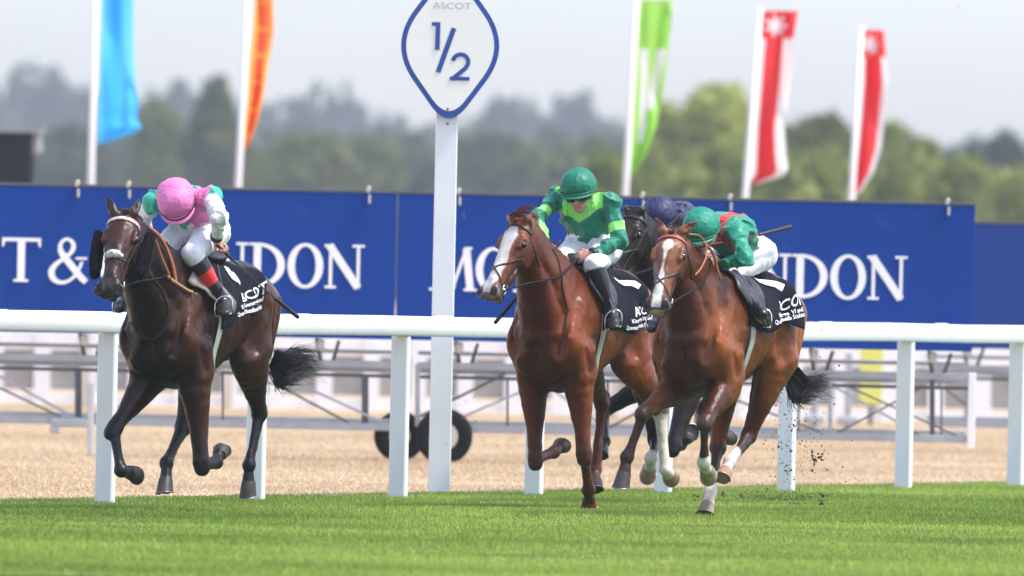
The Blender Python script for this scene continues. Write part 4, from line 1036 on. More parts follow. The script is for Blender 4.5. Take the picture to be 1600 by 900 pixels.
CFG2 = dict(name='horse', rig=Rig(848, 583, 74.5, head_deg=25), coat=(.080, .0170, .0045), under=(.22, .054, .013), points=(.075, .019, .008), point_from=.6,
    label='chestnut horse with a broad white blaze, ridden by the jockey in goggles', group='horses galloping in the race',
    head=dict(poll=(815, 350), y=.02, yaw=40, drop=.80, len=.60, ears=((846, 338), (790, 336))),
    legs=dict(RF=dict(p=((836, 718), (866, 706), (879, 692)), y=.17), LF=dict(p=((913, 712), (920, 766), (921, 795)), y=.15),
              RH=dict(p=((941, 630), (930, 735), (931, 768)), y=.13), LH=dict(p=((1032, 645), (1040, 735), (1049, 744)), y=.13)),
    hooves=dict(RF=(.05, .04, .03), LF=(.16, .05, .03), RH=(.03, .025, .02), LH=(.32, .20, .11)), socks=dict(LH=(.95, (.62, .56, .46))),
    headcol=(.21, .070, .025), muzzle=(.20, .14, .125), muzzle_amt=.75, blaze=((.04, .022, .0), (.12, .045, .01), (.25, .040, .005), (.40, .036, .0), (.50, .036, 0), (.56, .022, 0)), nostril=(.04, .02, .02))
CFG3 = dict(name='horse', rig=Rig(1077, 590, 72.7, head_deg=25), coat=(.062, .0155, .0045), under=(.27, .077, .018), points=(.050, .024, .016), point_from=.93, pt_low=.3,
    label='bay horse with a white star and thin stripe, kicking up soil', group='horses galloping in the race',
    head=dict(poll=(1052, 368), y=0, yaw=18, drop=.80, len=.60, ears=((1094, 343), (1025, 339))),
    legs=dict(RF=dict(p=((1006, 645), (980, 714), (971, 762)), y=.17), LF=dict(p=((1102, 660), (1099, 722), (1108, 742)), y=.15),
              RH=dict(p=((1122, 700), (1110, 770), (1102, 806)), y=.13), LH=dict(p=((1170, 682), (1140, 722), (1128, 750)), y=.14)),
    hooves=dict(RF=(.055, .05, .05), LF=(.30, .24, .14), RH=(.28, .20, .14), LH=(.34, .20, .12)),
    socks=dict(LF=(0, (.60, .58, .45)), RH=(.35, (.60, .50, .44)), LH=(.38, (.60, .52, .46))),
    headcol=(.24, .090, .034), muzzle=(.12, .09, .08), muzzle_amt=.6, lip=(.42, .26, .23), blaze=((.075, .012, .004), (.10, .030, .004), (.135, .026, .003), (.17, .006, .0), (.30, .009, .0), (.36, .018, .0), (.46, .026, 0), (.57, .026, 0)))
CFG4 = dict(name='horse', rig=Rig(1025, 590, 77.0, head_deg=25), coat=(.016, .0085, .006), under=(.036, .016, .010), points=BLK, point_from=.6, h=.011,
    label='nearly black horse mostly hidden between the chestnut and the bay', group='horses galloping in the race',
    head=dict(poll=(993, 336), y=0, yaw=36, drop=.80, len=.60, ears=((1014, 331), (975, 322))),
    legs=dict(RF=dict(p=((1024, 688), (1017, 716), (1013, 742)), y=.15), LF=dict(p=((1052, 698), (1063, 694), (1080, 678)), y=.13),
              RH=dict(p=((945, 640), (944, 690), (938, 714)), y=.13), LH=dict(p=((1100, 640), (1120, 690), (1140, 680)), y=.13)),
    hooves=dict(RF=(.34, .20, .12)), socks=dict(RF=(0, (.60, .52, .46))), muzzle=BLK)
HS = [build_horse(c) for c in (CFG1, CFG2, CFG3, CFG4)]
# ------------------------------------------------------------------ tack
LEA = mat('black_leather', (.018, .015, .014), rough=.42, bump=.1, bscale=120)
BRN = mat('brown_leather', (.055, .022, .012), rough=.42, bump=.1, bscale=120)
ORG = mat('orange_rubber', (.38, .12, .045), rough=.55)
STEEL = mat('steel', (.62, .62, .60), rough=.22, metal=1.0)
TXT = mat('white_print', (.80, .80, .80), rough=.6)

def tack(D, g):
    root, bvh, Hd, rig, cfg = D['root'], D['bvh'], D['Hd'], D['rig'], D['cfg']; dz = D['dz']
    bc = g.get('leather', LEA)
    # bridle
    br = strap(D, 'bridle', [Hd(.09, .115, -.06), Hd(.02, .105, -.01), Hd(-.045, .05, .03), Hd(-.045, -.05, .03), Hd(.02, -.105, -.01), Hd(.09, -.115, -.06)], .020, .006, bc)
    strap(D, 'browband', [Hd(.055, .115, -.04), Hd(.050, .10, .03), Hd(.045, 0, .10), Hd(.050, -.10, .03), Hd(.055, -.115, -.04)], g.get('brow_w', .020), .008, g.get('brow', bc), br, off=.006, n=8)
    for s in (1, -1):
        strap(D, 'cheek_strap', [Hd(.08, s*.115, -.05), Hd(.22, s*.11, -.045), Hd(.36, s*.08, -.05), Hd(.475, s*.06, -.058)], .015, .006, bc, br)
        strap(D, 'throat_strap', [Hd(.07, s*.115, -.05), Hd(.13, s*.12, -.15), Hd(.15, s*.05, -.24)], .012, .005, bc, br)
    def ring(x, w, m, zt=.10, zb=-.22, x2=None, name='noseband'):
        x2 = x if x2 is None else x2; P = []
        for k in range(17):
            a = 2*math.pi*k/16+math.pi; t = (math.cos(a)+1)/2
            P.append(Hd(x2+(x-x2)*t, .13*math.sin(a), -.04+(.13 if math.cos(a) > 0 else .17)*math.cos(a)))
        return strap(D, name, P, w, .006, m, br, n=3)
    if g.get('nose') == 'fleece':
        ring(.345, .018, bc); 
        fl = SDF(.006)
        o, nr = snap(bvh, [Hd(.335, .055, .05), Hd(.335, .03, .10), Hd(.335, 0, .12), Hd(.335, -.03, .10), Hd(.335, -.055, .05)], .012, 3)
        for a, b in zip(o[:-1], o[1:]): fl.seg(a, b, .013, .013, k=.02)
        link('nose_fleece', fl.mesh('nose_fleece', post=lambda P, v: v+.005*vnoise(P, 90, 3)), mat('pale_fleece', (.55, .52, .48), rough=.9, noise=.5, nscale=60), br)
    else:
        # crossed noseband: two thin straps that meet on the nose
        for s in (1, -1):
            strap(D, 'noseband', [Hd(.24, s*.105, -.07), Hd(.31, s*.08, .0), Hd(.385, s*.01, .06), Hd(.44, -s*.06, .01), Hd(.50, -s*.06, -.07), Hd(.515, -s*.02, -.13)], .013, .006, bc, br, n=6)
    if g.get('nose') == 'fleece':
        for s in (1, -1): strap(D, 'noseband', [Hd(.33, s*.04, .05), Hd(.42, s*.07, -.0), Hd(.49, s*.06, -.06)], .011, .005, bc, br, n=6)
    rings = {}
    for s in (1, -1):
        c = Hd(.49, s*.066, -.062); cc, nr, _, _ = bvh.find_nearest(c); c = cc+nr*.012; rings[s] = c
        e1 = D['ax']; e2 = nr.cross(e1).normalized(); e1 = e2.cross(nr).normalized()
        P = [c+(e1*math.cos(a)+e2*math.sin(a))*.032 for a in (2*math.pi*k/20 for k in range(20))]
        MB().tube(P, .0055, 6, closed=True).build('bit_ring', STEEL, br, True)
        MB().tube([c-nr*.03, c+nr*.008], .010, 8).build('bit', STEEL, br, True)
    if g.get('cups'):
        for s in (1, -1):
            fs = SDF(.008); a, b = Hd(.090, s*.138, -.065), Hd(.36, s*.120, -.085)
            fs.chain([P5(a, .034, .046), P5(lerp(a, b, .5), .040, .056), P5(b, .034, .046)], side=tuple(D['le']), k=.02)
            m = mat('black_sheepskin', (.007, .007, .008), rough=1.0, spec=.05, bump=1.0, bscale=160)
            link('sheepskin_cheekpiece', fs.mesh('sheepskin_cheekpiece', post=lambda P, v: v+.006*vnoise(P, 55, 3)+.003*vnoise(P, 130, 4)), m, br)
    if g.get('ear_hair'):
        hair('forelock', g['ear_hair'](D), g['hair_mat'], root, n=90, spread=.010, r=.0022, seed=4, seg=8, wave=.015)
    # mane along the crest
    n0, ne = D['n0'], D['ne']
    G = []
    for t in (0.12, .3, .5, .7, .88, .96):
        c = Vector(lerp(n0, ne, t)); upv = (D['nn']*t+Vector((-.35, 0, 1))*(1-t)).normalized()
        hit = bvh.ray_cast(c+upv*.6, -upv)
        b = hit[0] if hit[0] is not None else c+upv*.2
        sgn = g.get('mane_side', -1)
        lat = D['le']*t+Vector((0, 1, 0))*(1-t)
        G.append([b-upv*.012, b+upv*.008+Vector((-.01, sgn*.01, 0)), b+lat*(sgn*.045)-upv*.006+Vector((-.05, 0, 0)), b+lat*(sgn*.08)-upv*.06+Vector((-.08, 0, 0))])
    hair('mane', G, g['hair_mat'], root, n=420, spread=.009, r=.0025, seed=2, seg=9, wave=.010)
    hair('tail', g['tail'], g.get('tail_mat', g['hair_mat']), root, n=700, spread=g.get('tail_spread', .018), r=.0021, seed=3, seg=16, fray=1.0, wave=.022)
    # saddle cloth: rays cast towards the spine find the horse's back, the cloth hangs just off it
    x0, x1 = g.get('cloth', (.30, -.40)); th1 = 1.72
    def skin(x, th, off):
        c = Vector((x, 0, 1.24)); d = Vector((0, math.sin(th), math.cos(th)))
        h = bvh.ray_cast(c+d*.75, -d)
        q = h[0] if h[0] is not None and (h[0]-c).length > .15 else c+d*.28
        r = (q-c).length
        if th > 1.15: r = max(r, .27)
        return c+d*(r+off)
    seed = g.get('seed', 1)
    def cloth_at(u, w, off=0.0):
        """u from 0 at the front to 1 at the back, w metres down from the spine (left side positive)"""
        x = x0+(x1-x0)*u; th = w/.37
        lift = .016+.03*max(0, abs(th)-.7)*u+.026*sstep(.5, 1.6, abs(th))*sstep(.15, .6, u)*math.sin(u*13+seed+th*2.2)+.008*math.sin(u*27+th*5+seed)+.012*sstep(.8, 1.3, abs(th))*abs(math.sin(u*6.5+th*3.5+seed*2))**3
        return skin(x-(.04*sstep(.5, 1.6, abs(th)) if False else 0), th, lift+off)
    NU, NW = 34, 60; V = []; F = []
    for i in range(NU+1):
        u = i/NU; wl = g.get('hem', .60)+.035*math.sin(u*9+seed)+g.get('hem_slope', -.08)*u
        for j in range(NW+1): V.append(tuple(cloth_at(u, -wl+2*wl*j/NW)))
    for i in range(NU):
        for j in range(NW): a = i*(NW+1)+j; F.append((a, a+1, a+NW+2, a+NW+1))
    me = bpy.data.meshes.new('saddle_cloth'); me.from_pydata(V, [], F); me.update()
    cm = mat('black_cloth', (.009, .009, .017), rough=.85, bump=.15, bscale=200, noise=.2, nscale=20, spec=.12)
    cl = link('saddle_cloth', me, cm, root)
    sm = cl.modifiers.new('thick', 'SOLIDIFY'); sm.thickness = .006; sm.offset = -1
    for txt, size, u, w, tilt, bold in g['text']:
        tm = text_mesh(txt, size, bold); T = verts(tm); O = []
        Lx = abs(x1-x0); ct, st = math.cos(tilt), math.sin(tilt)
        for x, y, _ in T: xx, yy = x*ct-y*st, x*st+y*ct; O.append(tuple(cloth_at(min(max(u+xx/Lx, -.02), 1.02), w-yy, .009)))
        tm.vertices.foreach_set('co', np.array(O, np.float32).ravel()); tm.materials.clear(); tm.materials.append(TXT)
        link('cloth_lettering', tm, None, cl, False)
    # girth: a webbing band round the belly
    gx = g.get('girth_x', .27); P = []
    for k in range(25):
        th = 1.25+(2*math.pi-2.5)*k/24; c = Vector((gx-.05*0, 0, 1.2)); d = Vector((0, math.sin(th), math.cos(th)))
        h = bvh.ray_cast(c+d*.6, -d); q = h[0] if h[0] is not None else c+d*.3
        P.append(q+d*.006+Vector((.10*(1-abs(k-12)/12)-.05, 0, 0)))
    nr = [Vector((0, math.sin(1.25+(2*math.pi-2.5)*k/24), math.cos(1.25+(2*math.pi-2.5)*k/24))) for k in range(25)]
    MB().tube(P, .05, 8, flat=(.075, .010), nrm=nr).build('girth', g.get('girth', mat('grey_webbing', (.33, .36, .30), rough=.8, bump=.3, bscale=150)), root, True)
    # saddle: seat, pommel and a flap each side
    sd_ = SDF(.009); sd_.chain([P5((.20, 0, 1.66+dz*.3), .07, .02), P5((.08, 0, 1.615), .09, .022), P5((-.08, 0, 1.60), .11, .022), P5((-.20, 0, 1.635), .10, .025)], k=.03)
    sd_.seg((.20, 0, 1.64), (-.18, 0, 1.60), (.06, .05), (.08, .05), k=.03)
    sad = link('saddle', sd_.mesh('saddle'), LEA, root)
    for s in (1, -1):
        V = []; F = []
        pol = g.get('flap', [(.30, .10), (.38, .26), (.34, .40), (.24, .48), (.12, .44), (.02, .28), (.0, .10)])
        cx = sum(p[0] for p in pol)/len(pol); cw = sum(p[1] for p in pol)/len(pol)
        for r in (0, .35, .7, 1.0):
            for k in range(28):
                t = k/28*len(pol); a = int(t); f = t-a; p, q = pol[a % len(pol)], pol[(a+1) % len(pol)]
                xx = cx+(p[0]+(q[0]-p[0])*f-cx)*r; ww = cw+(p[1]+(q[1]-p[1])*f-cw)*r
                V.append(tuple(skin(xx, s*ww/.37, .026+.012*sstep(.6, 1.2, ww/.37))))
        for i in range(3):
            for k in range(28): F.append((i*28+k, i*28+(k+1) % 28, (i+1)*28+(k+1) % 28, (i+1)*28+k))
        me = bpy.data.meshes.new('saddle_flap'); me.from_pydata(V, [], F); me.update()
        fo = link('saddle_flap', me, g.get('flap_mat', LEA), sad); md = fo.modifiers.new('thick', 'SOLIDIFY'); md.thickness = .010; md.offset = 0
    # neck strap / martingale loop
    if g.get('loop'):
        P = [rig.px(*p) for p in g['loop']]
        strap(D, 'neck_strap', P, .010, .007, LEA, off=.006, n=8)
    D['rings'] = rings
    return D
def rein(D, name, pts, m, r=.007):
    P = [Vector(p) for p in pts]; Q = []
    for i in range(len(P)-1):
        p0, p1, p2, p3 = P[max(i-1, 0)], P[i], P[i+1], P[min(i+2, len(P)-1)]
        for j in range(8):
            t = j/8; Q.append(.5*((2*p1)+(-p0+p2)*t+(2*p0-5*p1+4*p2-p3)*t*t+(-p0+3*p1-3*p2+p3)*t**3))
    Q.append(P[-1])
    for it in range(3):
        for i, q in enumerate(Q):
            c, n, ix, d = D['bvh'].find_nearest(q); e = (q-c).dot(n)
            if e < .014: Q[i] = c+n*.014
        Q = [Q[0]]+[(Q[i-1]+Q[i]*2+Q[i+1])/4 for i in range(1, len(Q)-1)]+[Q[-1]]
    MB().tube(Q, r, 8).build(name, m, D['root'], True)

HAIR_B = mat('black_hair', (.010, .009, .009), rough=.45, spec=.35)
HAIR_R = mat('chestnut_hair', (.20, .06, .022), rough=.5, spec=.3)
WEB = mat('grey_webbing', (.33, .36, .30), rough=.8, bump=.3, bscale=150)
def tail_guides(rig, roots):
    return [[rig.px(*p) for p in g] for g in roots]
D1, D2, D3, D4 = HS
tack(D1, dict(hair_mat=HAIR_B, nose='fleece', cups=1, brow=mat('beaded_browband', (.62, .42, .40), rough=.5, noise=.6, nscale=70), brow_w=.028,
    cloth=(.28, -.29), hem=.66, hem_slope=-.16, seed=1.0, girth_x=.30, mane_side=-1,
    text=[('6', .24, .50, .325, .12, .006), ('ASCOT', .095, .46, .475, .18, .002), ('King George VI and', .042, .40, .53, .20, .0008), ('Queen Elizabeth Stakes', .042, .30, .585, .18, .0008)],
    flap=[(.60, .27), (.47, .19), (.25, .33), (.13, .48), (.17, .56), (.29, .57), (.45, .42)], flap_mat=mat('grey_brown_flap', (.20, .16, .13), rough=.5, noise=.2, nscale=15),
    loop=[(236, 405, .10), (243, 425, .15), (262, 455, .16), (268, 490, .16), (258, 520, .14), (238, 533, .05), (212, 527, -.06), (196, 508, -.12)],
    tail=tail_guides(D1['rig'], [[(432, 548, .02), (446, 552, .02), (462, 545, .04), (480, 548, .05), (500, 566, .05)],
                                 [(428, 560, .0), (446, 570, .0), (462, 572, .02), (480, 572, .04), (498, 574, .05)],
                                 [(424, 570, -.03), (438, 590, -.03), (450, 592, 0), (462, 588, .02), (478, 580, .04)],
                                 [(424, 575, -.03), (432, 600, -.03), (440, 606, 0), (448, 602, .02), (460, 592, .02)]])))
tack(D2, dict(hair_mat=HAIR_R, leather=mat('dark_leather', (.028, .018, .014), rough=.4), cloth=(.30, -.42), hem=.65, hem_slope=-.04, seed=3.0, girth_x=.30, mane_side=1,
    text=[('1', .25, .66, .36, .55, .006), ('ASCOT', .095, .56, .535, .12, .002), ('King George VI and', .042, .50, .585, .10, .0008), ('Queen Elizabeth Stakes', .042, .42, .635, .08, .0008)],
    ear_hair=lambda D: [[D['Hd'](-.02, .02, .05), D['Hd'](-.04, .05, .10), D['Hd'](-.06, .12, .10), D['Hd'](-.03, .20, .08)], [D['Hd'](-.02, -.03, .05), D['Hd'](.02, -.03, .10), D['Hd'](.03, -.01, .10), D['Hd'](.01, .05, .10)]],
    loop=[(852, 392, .08), (862, 402, .10), (868, 415, .12), (876, 450, .15), (884, 485, .16), (880, 515, .14), (866, 540, .08), (840, 552, .0), (816, 540, -.08)],
    tail=tail_guides(D2['rig'], [[(1020, 500, 0), (1032, 540, 0), (1040, 590, 0), (1052, 610, 0)], [(1016, 500, 0), (1026, 550, 0), (1030, 600, 0), (1040, 630, 0)]])))
tack(D3, dict(hair_mat=HAIR_B, brow=mat('red_browband', (.42, .10, .09), rough=.45), brow_w=.018, cloth=(.30, -.41), hem=.61, hem_slope=-.05, seed=5.0, girth_x=.28, mane_side=-1,
    text=[('1', .30, .66, .34, .65, .012), ('ASCOT', .095, .56, .46, .12, .002), ('King George VI and', .044, .48, .515, .12, .0008), ('Queen Elizabeth Stakes', .044, .40, .565, .14, .0008)],
    tail=tail_guides(D3['rig'], [[(1246, 575, .02), (1258, 590, .02), (1270, 590, .04), (1284, 588, .05), (1296, 592, .05)],
                                 [(1238, 580, .0), (1250, 604, .0), (1264, 608, .02), (1278, 604, .04), (1292, 596, .05)],
                                 [(1234, 580, -.03), (1240, 610, -.03), (1250, 622, 0), (1264, 618, .02), (1280, 608, .04)],
                                 [(1230, 580, -.03), (1234, 606, -.03), (1240, 624, 0), (1250, 632, .02), (1262, 628, .02)]])))
tack(D4, dict(hair_mat=HAIR_B, cloth=(.30, -.40), hem=.50, seed=6.0, text=[('8', .25, .5, .40, 0, .010)],
    tail=tail_guides(D4['rig'], [[(1190, 500, 0), (1200, 540, 0), (1206, 580, 0), (1210, 600, 0)], [(1186, 500, 0), (1190, 550, 0), (1194, 600, 0), (1196, 620, 0)]])))
# ------------------------------------------------------------------ jockeys
SKIN = mat('skin', (.50, .27, .19), rough=.5, noise=.08, nscale=25, subsurf=.15)
def build_jockey(c, D):
    rig = c['rig']; px = rig.px
    def P(k): v = c[k]; return px(*v) if len(v) == 3 else Vector(v[:3])
    h = P('head'); NB = P('neck'); PE = P('pelvis'); tu = (NB-PE).normalized()
    lat = Vector((0, 1, 0)); lat = (lat-tu*lat.dot(tu)).normalized(); fr = lat.cross(tu)     # chest side
    fd = rig.dirl(Vector(c['face'])).normalized(); fl = rig.dirl(Vector(c.get('fleft', (1, 0, 0)))); fl = (fl-fd*fl.dot(fd)).normalized(); fu = fd.cross(fl)
    Q = {}
    for s, k in ((1, 'L'), (-1, 'R')):
        sh = P('sh'+k) if 'sh'+k in c else NB-tu*.05+lat*(s*.175)
        el = rig.reach(*c['el'+k], sh, .28); wr = rig.reach(*c['wr'+k], el, .25); ha = rig.reach(*c['ha'+k], wr, .085, .02)
        hip = PE+lat*(s*.10); kn = rig.reach(*c['kn'+k], hip, .43, .09); an = rig.reach(*c['an'+k], kn, .38, .06); to = rig.reach(*c['to'+k], an, .21)
        Q[k] = dict(sh=sh, el=el, wr=wr, ha=ha, hip=hip, kn=kn, an=an, to=to, s=s)
        print('JK', c['label'][:20], k, 'ua %.2f fa %.2f th %.2f sh %.2f' % ((el-sh).length, (wr-el).length, (kn-hip).length, (an-kn).length), 'hand', tuple(round(v, 2) for v in ha), 'knee', tuple(round(v, 2) for v in kn), 'ank', tuple(round(v, 2) for v in an))
    print('JK torso %.2f' % (NB-PE).length, tuple(round(v, 2) for v in NB), tuple(round(v, 2) for v in PE))
    L = tuple(lat)
    tw = c.get('broad', 0)
    def torso(s, e):
        m = lerp(PE, NB, .30); m2 = lerp(PE, NB, .68); hump = Vector(m2)-fr*.03; w = Vector(m)-fr*.01
        s.chain([P5(PE, .15+e, .115+e), P5(w, .130+e, .105+e), P5(hump, .165+e+tw, .118+e), P5(NB-tu*.04-fr*.01, .13+e+tw*.8, .085+e)], k=.05, side=L, sub=3)
        for k in 'LR': q = Q[k]; s.seg(lerp(NB-tu*.04, q['sh'], .4), q['sh'], (.06+e, .065+e), (.058+e, .062+e), k=.05)
    def arm(s, q, e, full=True):
        s.chain([P5(q['sh'], .053+e), P5(lerp(q['sh'], q['el'], .5), .044+e), P5(q['el'], .039+e)], k=.03)
        s.chain([P5(q['el'], .042+e), P5(lerp(q['el'], q['wr'], .35), .042+e), P5(q['wr'], .027+e)], k=.03)
    def leg(s, q, e, shin=True):
        s.chain([P5(q['hip'], .092+e), P5(lerp(q['hip'], q['kn'], .5), .078+e), P5(q['kn'], .054+e)], k=.05)
        if shin: s.chain([P5(q['kn'], .052+e), P5(lerp(q['kn'], q['an'], .35), .052+e), P5(q['an'], .034+e)], k=.03)
    s = SDF(.0058)
    torso(s, -.012)
    for k in 'LR':
        q = Q[k]; arm(s, q, -.006); leg(s, q, -.008)
        d = (q['to']-q['an']).normalized(); s.seg(q['an']+Vector((0, 0, -.03)), q['to'], (.032, .028), (.030, .018), k=.02)
        # hand: palm, four curled fingers and a thumb, closed round what it holds
        pd = (q['ha']-q['wr']).normalized(); g = rig.dirl(Vector(c.get('grip'+k, (1, 0, .2)))).normalized(); g = (g-pd*g.dot(pd)).normalized()
        n = pd.cross(g)*(c.get('curl'+k, 1)); pal = q['wr']+pd*.045
        s.seg(q['wr']+pd*.015, q['wr']+pd*.075, (.034, .017), (.040, .016), side=tuple(g), k=.015)
        for i, fl_ in enumerate((.9, 1.0, .95, .78)):
            b = q['wr']+pd*(.080-.004*abs(i-1.2))+g*((1.5-i)*.0205); p1 = b+pd*.020*fl_+n*.016; p2 = p1+n*.026*fl_-pd*.004; p3 = p2-pd*.022*fl_+n*.004
            s.chain([P5(b, .0098), P5(p1, .0092), P5(p2, .0086), P5(p3, .0076)], k=.004, sub=1)
        b = q['wr']+pd*.028+g*.032; p1 = b+pd*.028+g*.016+n*.012; p2 = p1+pd*.022-g*.008+n*.018
        s.chain([P5(b, .0125), P5(p1, .0105), P5(p2, .0085)], k=.008, sub=1)
        q['grip'] = q['wr']+pd*.082+n*.026; q['g'] = g
    # neck, skull and face
    Hp = lambda x, y, z: h+fl*x+fu*y+fd*z          # x the rider's left, y up, z forwards
    FL = tuple(fl)
    s.seg(NB-tu*.03, Hp(0, -.07, -.035), .058, .054, side=FL, k=.03)
    s.seg(Hp(0, .03, -.03), Hp(0, .03, .03), (.074, .088), (.068, .080), side=FL, k=.02)
    s.seg(Hp(0, -.03, .0), Hp(0, -.085, .045), (.062, .07), (.036, .035), side=FL, k=.03)
    s.seg(Hp(0, -.03, .04), Hp(0, -.075, .062), (.050, .045), (.028, .025), side=FL, k=.02)
    s.seg(Hp(0, .005, .088), Hp(0, -.038, .108), (.010, .010), (.015, .012), side=FL, k=.012)       # nose
    for g in (1, -1):
        s.ball(Hp(g*.013, -.040, .098), .008, k=.008)                                               # nostril wings
        s.ball(Hp(g*.036, -.022, .062), .022, k=.02)                                                # cheekbone
        s.ball(Hp(g*.030, .002, .094), .013, k=.010, cut=True)                                      # eye socket
        s.seg(Hp(g*.074, .005, -.005), Hp(g*.070, -.030, .0), (.008, .016), (.006, .010), side=FL, k=.006)     # ear
    s.seg(Hp(.020, .018, .084), Hp(-.020, .018, .084), .010, .010, k=.012)
    s.seg(Hp(.018, -.066, .086), Hp(-.018, -.066, .086), .0065, .0065, k=.006); s.seg(Hp(.016, -.077, .084), Hp(-.016, -.077, .084), .0070, .0070, k=.006)
    s.seg(Hp(.022, -.0715, .096), Hp(-.022, -.0715, .096), .003, .003, k=.004, cut=True)
    s.ball(Hp(0, -.100, .062), .020, k=.02)
    me = s.mesh('body'); relax(me, 1, .3); V = verts(me).astype(float)
    C = np.tile(np.array((.50, .27, .19)), (len(V), 1))*(1+.06*vnoise(V, 30, 2)[:, None])
    R_ = V-np.array(h); lx, ly, lz = R_@np.array(fl), R_@np.array(fu), R_@np.array(fd)
    w = (np.abs(lx) < .026)*(lz > .06)*(1-sstep(.006, .010, np.abs(ly+.0715))); C = C*(1-w[:, None])+np.array((.40, .13, .11))*w[:, None]
    w = sstep(-.02, .0, ly)*(1-sstep(-.01, .02, lz)); C = C*(1-w[:, None])+np.array((.05, .03, .02))*w[:, None]      # hair under the cap
    set_col(me, C)
    foot = Q['L']['to']
    base = rig.O+rig.R @ Vector((PE.x, 0, 0)); base.z = min(Q['L']['to'].z, Q['R']['to'].z)-.05
    root = empty('person', base, rig.rz, c['label'], 'person', c.get('group'))
    off = Vector((PE.x, 0, base.z)); moved = []
    def part(name, me, m, parent=None):
        V_ = verts(me)-np.array(off, np.float32); me.vertices.foreach_set('co', V_.ravel().astype(np.float32)); me.update()
        return link(name, me, m, parent or root)
    part('body', me, mat('skin_body', (.5, .27, .19), rough=.5, attr='Col', subsurf=.12))
    for g in (1, -1):
        e = MB().ball(Hp(g*.030, .002, .080)-off, .0125, 12, 8).build('eye', mat('eye_white', (.35, .32, .30), rough=.2), root, True)
    # jersey
    j = SDF(.0065); torso(j, .010)
    for k in 'LR': arm(j, Q[k], .006)
    j.seg(NB-tu*.02, NB+tu*.03, .068, .060, k=.03)
    amp = c.get('wrinkle', .012)
    def folds(P, v):
        a = vnoise(P*np.array((1, .8, 1)), 9, 21); b = np.abs(vnoise(P+.05*a[:, None], 16, 22)); d2 = np.abs(vnoise(P, 33, 23))
        P2 = P-np.outer(P@np.array(tu), np.array(tu))*.45
        r1 = (1-np.abs(vnoise(P2+.04*a[:, None], 12, 24))*2.2); r2 = 1-np.abs(vnoise(P+.03*a[:, None], 24, 25))*2
        return v+amp*.4*a-amp*1.5*np.clip(r1, 0, 1)**2-amp*.5*np.clip(r2, 0, 1)**2+amp*.7
    cutp = np.array(PE)+np.array(tu)*.05
    def clipj(P):
        d = (cutp-P)@np.array(tu)
        for k in 'LR':
            q = Q[k]; ax_ = np.array((q['wr']-q['el']).normalized()); w_ = np.array(q['wr'])
            dd = (P-(w_-ax_*.015))@ax_; near = np.linalg.norm(P-w_, axis=1) < .12
            d = np.where(near, np.maximum(d, dd), d)
        return d
    jm = j.mesh('jersey', post=folds, clip=clipj); relax(jm, 1, .4); V = verts(jm).astype(float)
    set_col(jm, c['silks'](V, dict(NB=NB, PE=PE, tu=tu, lat=lat, fr=fr, Q=Q)))
    part('jersey', jm, mat('silk', (.1, .3, .2), rough=.45, attr='Col', bump=.5, bscale=28, sheen=.15, spec=.35))
    # breeches
    b = SDF(.0065); b.chain([P5(PE+tu*.12, .135, .108), P5(PE, .165, .135), P5(PE-tu*.06, .12, .11)], k=.05, side=L)
    for k in 'LR': leg(b, Q[k], .008)
    def clipb(P):
        d = np.full(len(P), -1.0)
        for k in 'LR':
            q = Q[k]; ax_ = np.array((q['an']-q['kn']).normalized()); p0 = np.array(q['kn'])+ax_*.09
            dd = (P-p0)@ax_; near = segdist(P, q['kn'], q['an']) < .09; d = np.where(near, np.maximum(d, dd), d)
        return d
    bm_ = b.mesh('breeches', post=lambda P, v: v-.006*np.clip(1-np.abs(vnoise(P+.03*vnoise(P, 9, 30)[:, None], 15, 31))*2.4, 0, 1)**2+.002*vnoise(P, 40, 32), clip=clipb); relax(bm_, 1, .4)
    br = part('breeches', bm_, mat('white_breeches', (.74, .74, .76), rough=.6, noise=.05, nscale=20, bump=.2, bscale=60))
    # boots
    for k in 'LR':
        q = Q[k]; bo = SDF(.006); ax_ = (q['an']-q['kn']).normalized(); t0 = q['kn']+ax_*c.get('boot_from', .03)
        bo.chain([P5(t0, .069), P5(lerp(q['kn'], q['an'], .35), .065), P5(lerp(q['kn'], q['an'], .75), .046), P5(q['an'], .043)], k=.01, cap=.004)
        heel = q['an']+ax_*.045-(q['to']-q['an']).normalized()*.02
        sole = q['to']+Vector((0, 0, 0))
        bo.seg(q['an'], heel, .042, .033, k=.02); bo.seg(q['an']+ax_*.02, lerp(q['an'], q['to'], .6), (.038, .042), (.040, .032), k=.02); bo.seg(lerp(q['an'], q['to'], .55), sole, (.040, .030), (.034, .022), k=.02)
        bo.seg(heel+ax_*.012, heel+ax_*.024, .030, .030, k=.004, cap=.004)
        m2 = bo.mesh('boot', post=lambda P, v: v+.0015*vnoise(P, 30, 3)); V = verts(m2).astype(float); Cb = np.tile(np.array(c.get('boot', (.012, .011, .012))), (len(V), 1))
        if 'band' in c:
            t = (V-np.array(q['kn']))@np.array(ax_); w = sstep(c['band'][0]-.004, c['band'][0], t)*(1-sstep(c['band'][1], c['band'][1]+.004, t)); Cb = Cb*(1-w[:, None])+np.array(c['band'][2])*w[:, None]
        if 'boot_top' in c:
            t = (V-np.array(q['kn']))@np.array(ax_); w = 1-sstep(.16, .165, t); Cb = Cb*(1-w[:, None])+np.array(c['boot_top'])*w[:, None]
        set_col(m2, Cb); part('boot', m2, mat('boot_leather', (.01, .01, .01), rough=.3, attr='Col', spec=.5))
        # stirrup iron and leather hang from the saddle, so they belong to the horse
        st = lerp(q['an'], q['to'], .62); fdir = (q['to']-q['an']).normalized(); sdv = Vector((0, 1, 0))-fdir*fdir.y; sdv.normalize()
        upv = Vector((0, 0, 1)); bt = Vector(st)-upv*.040
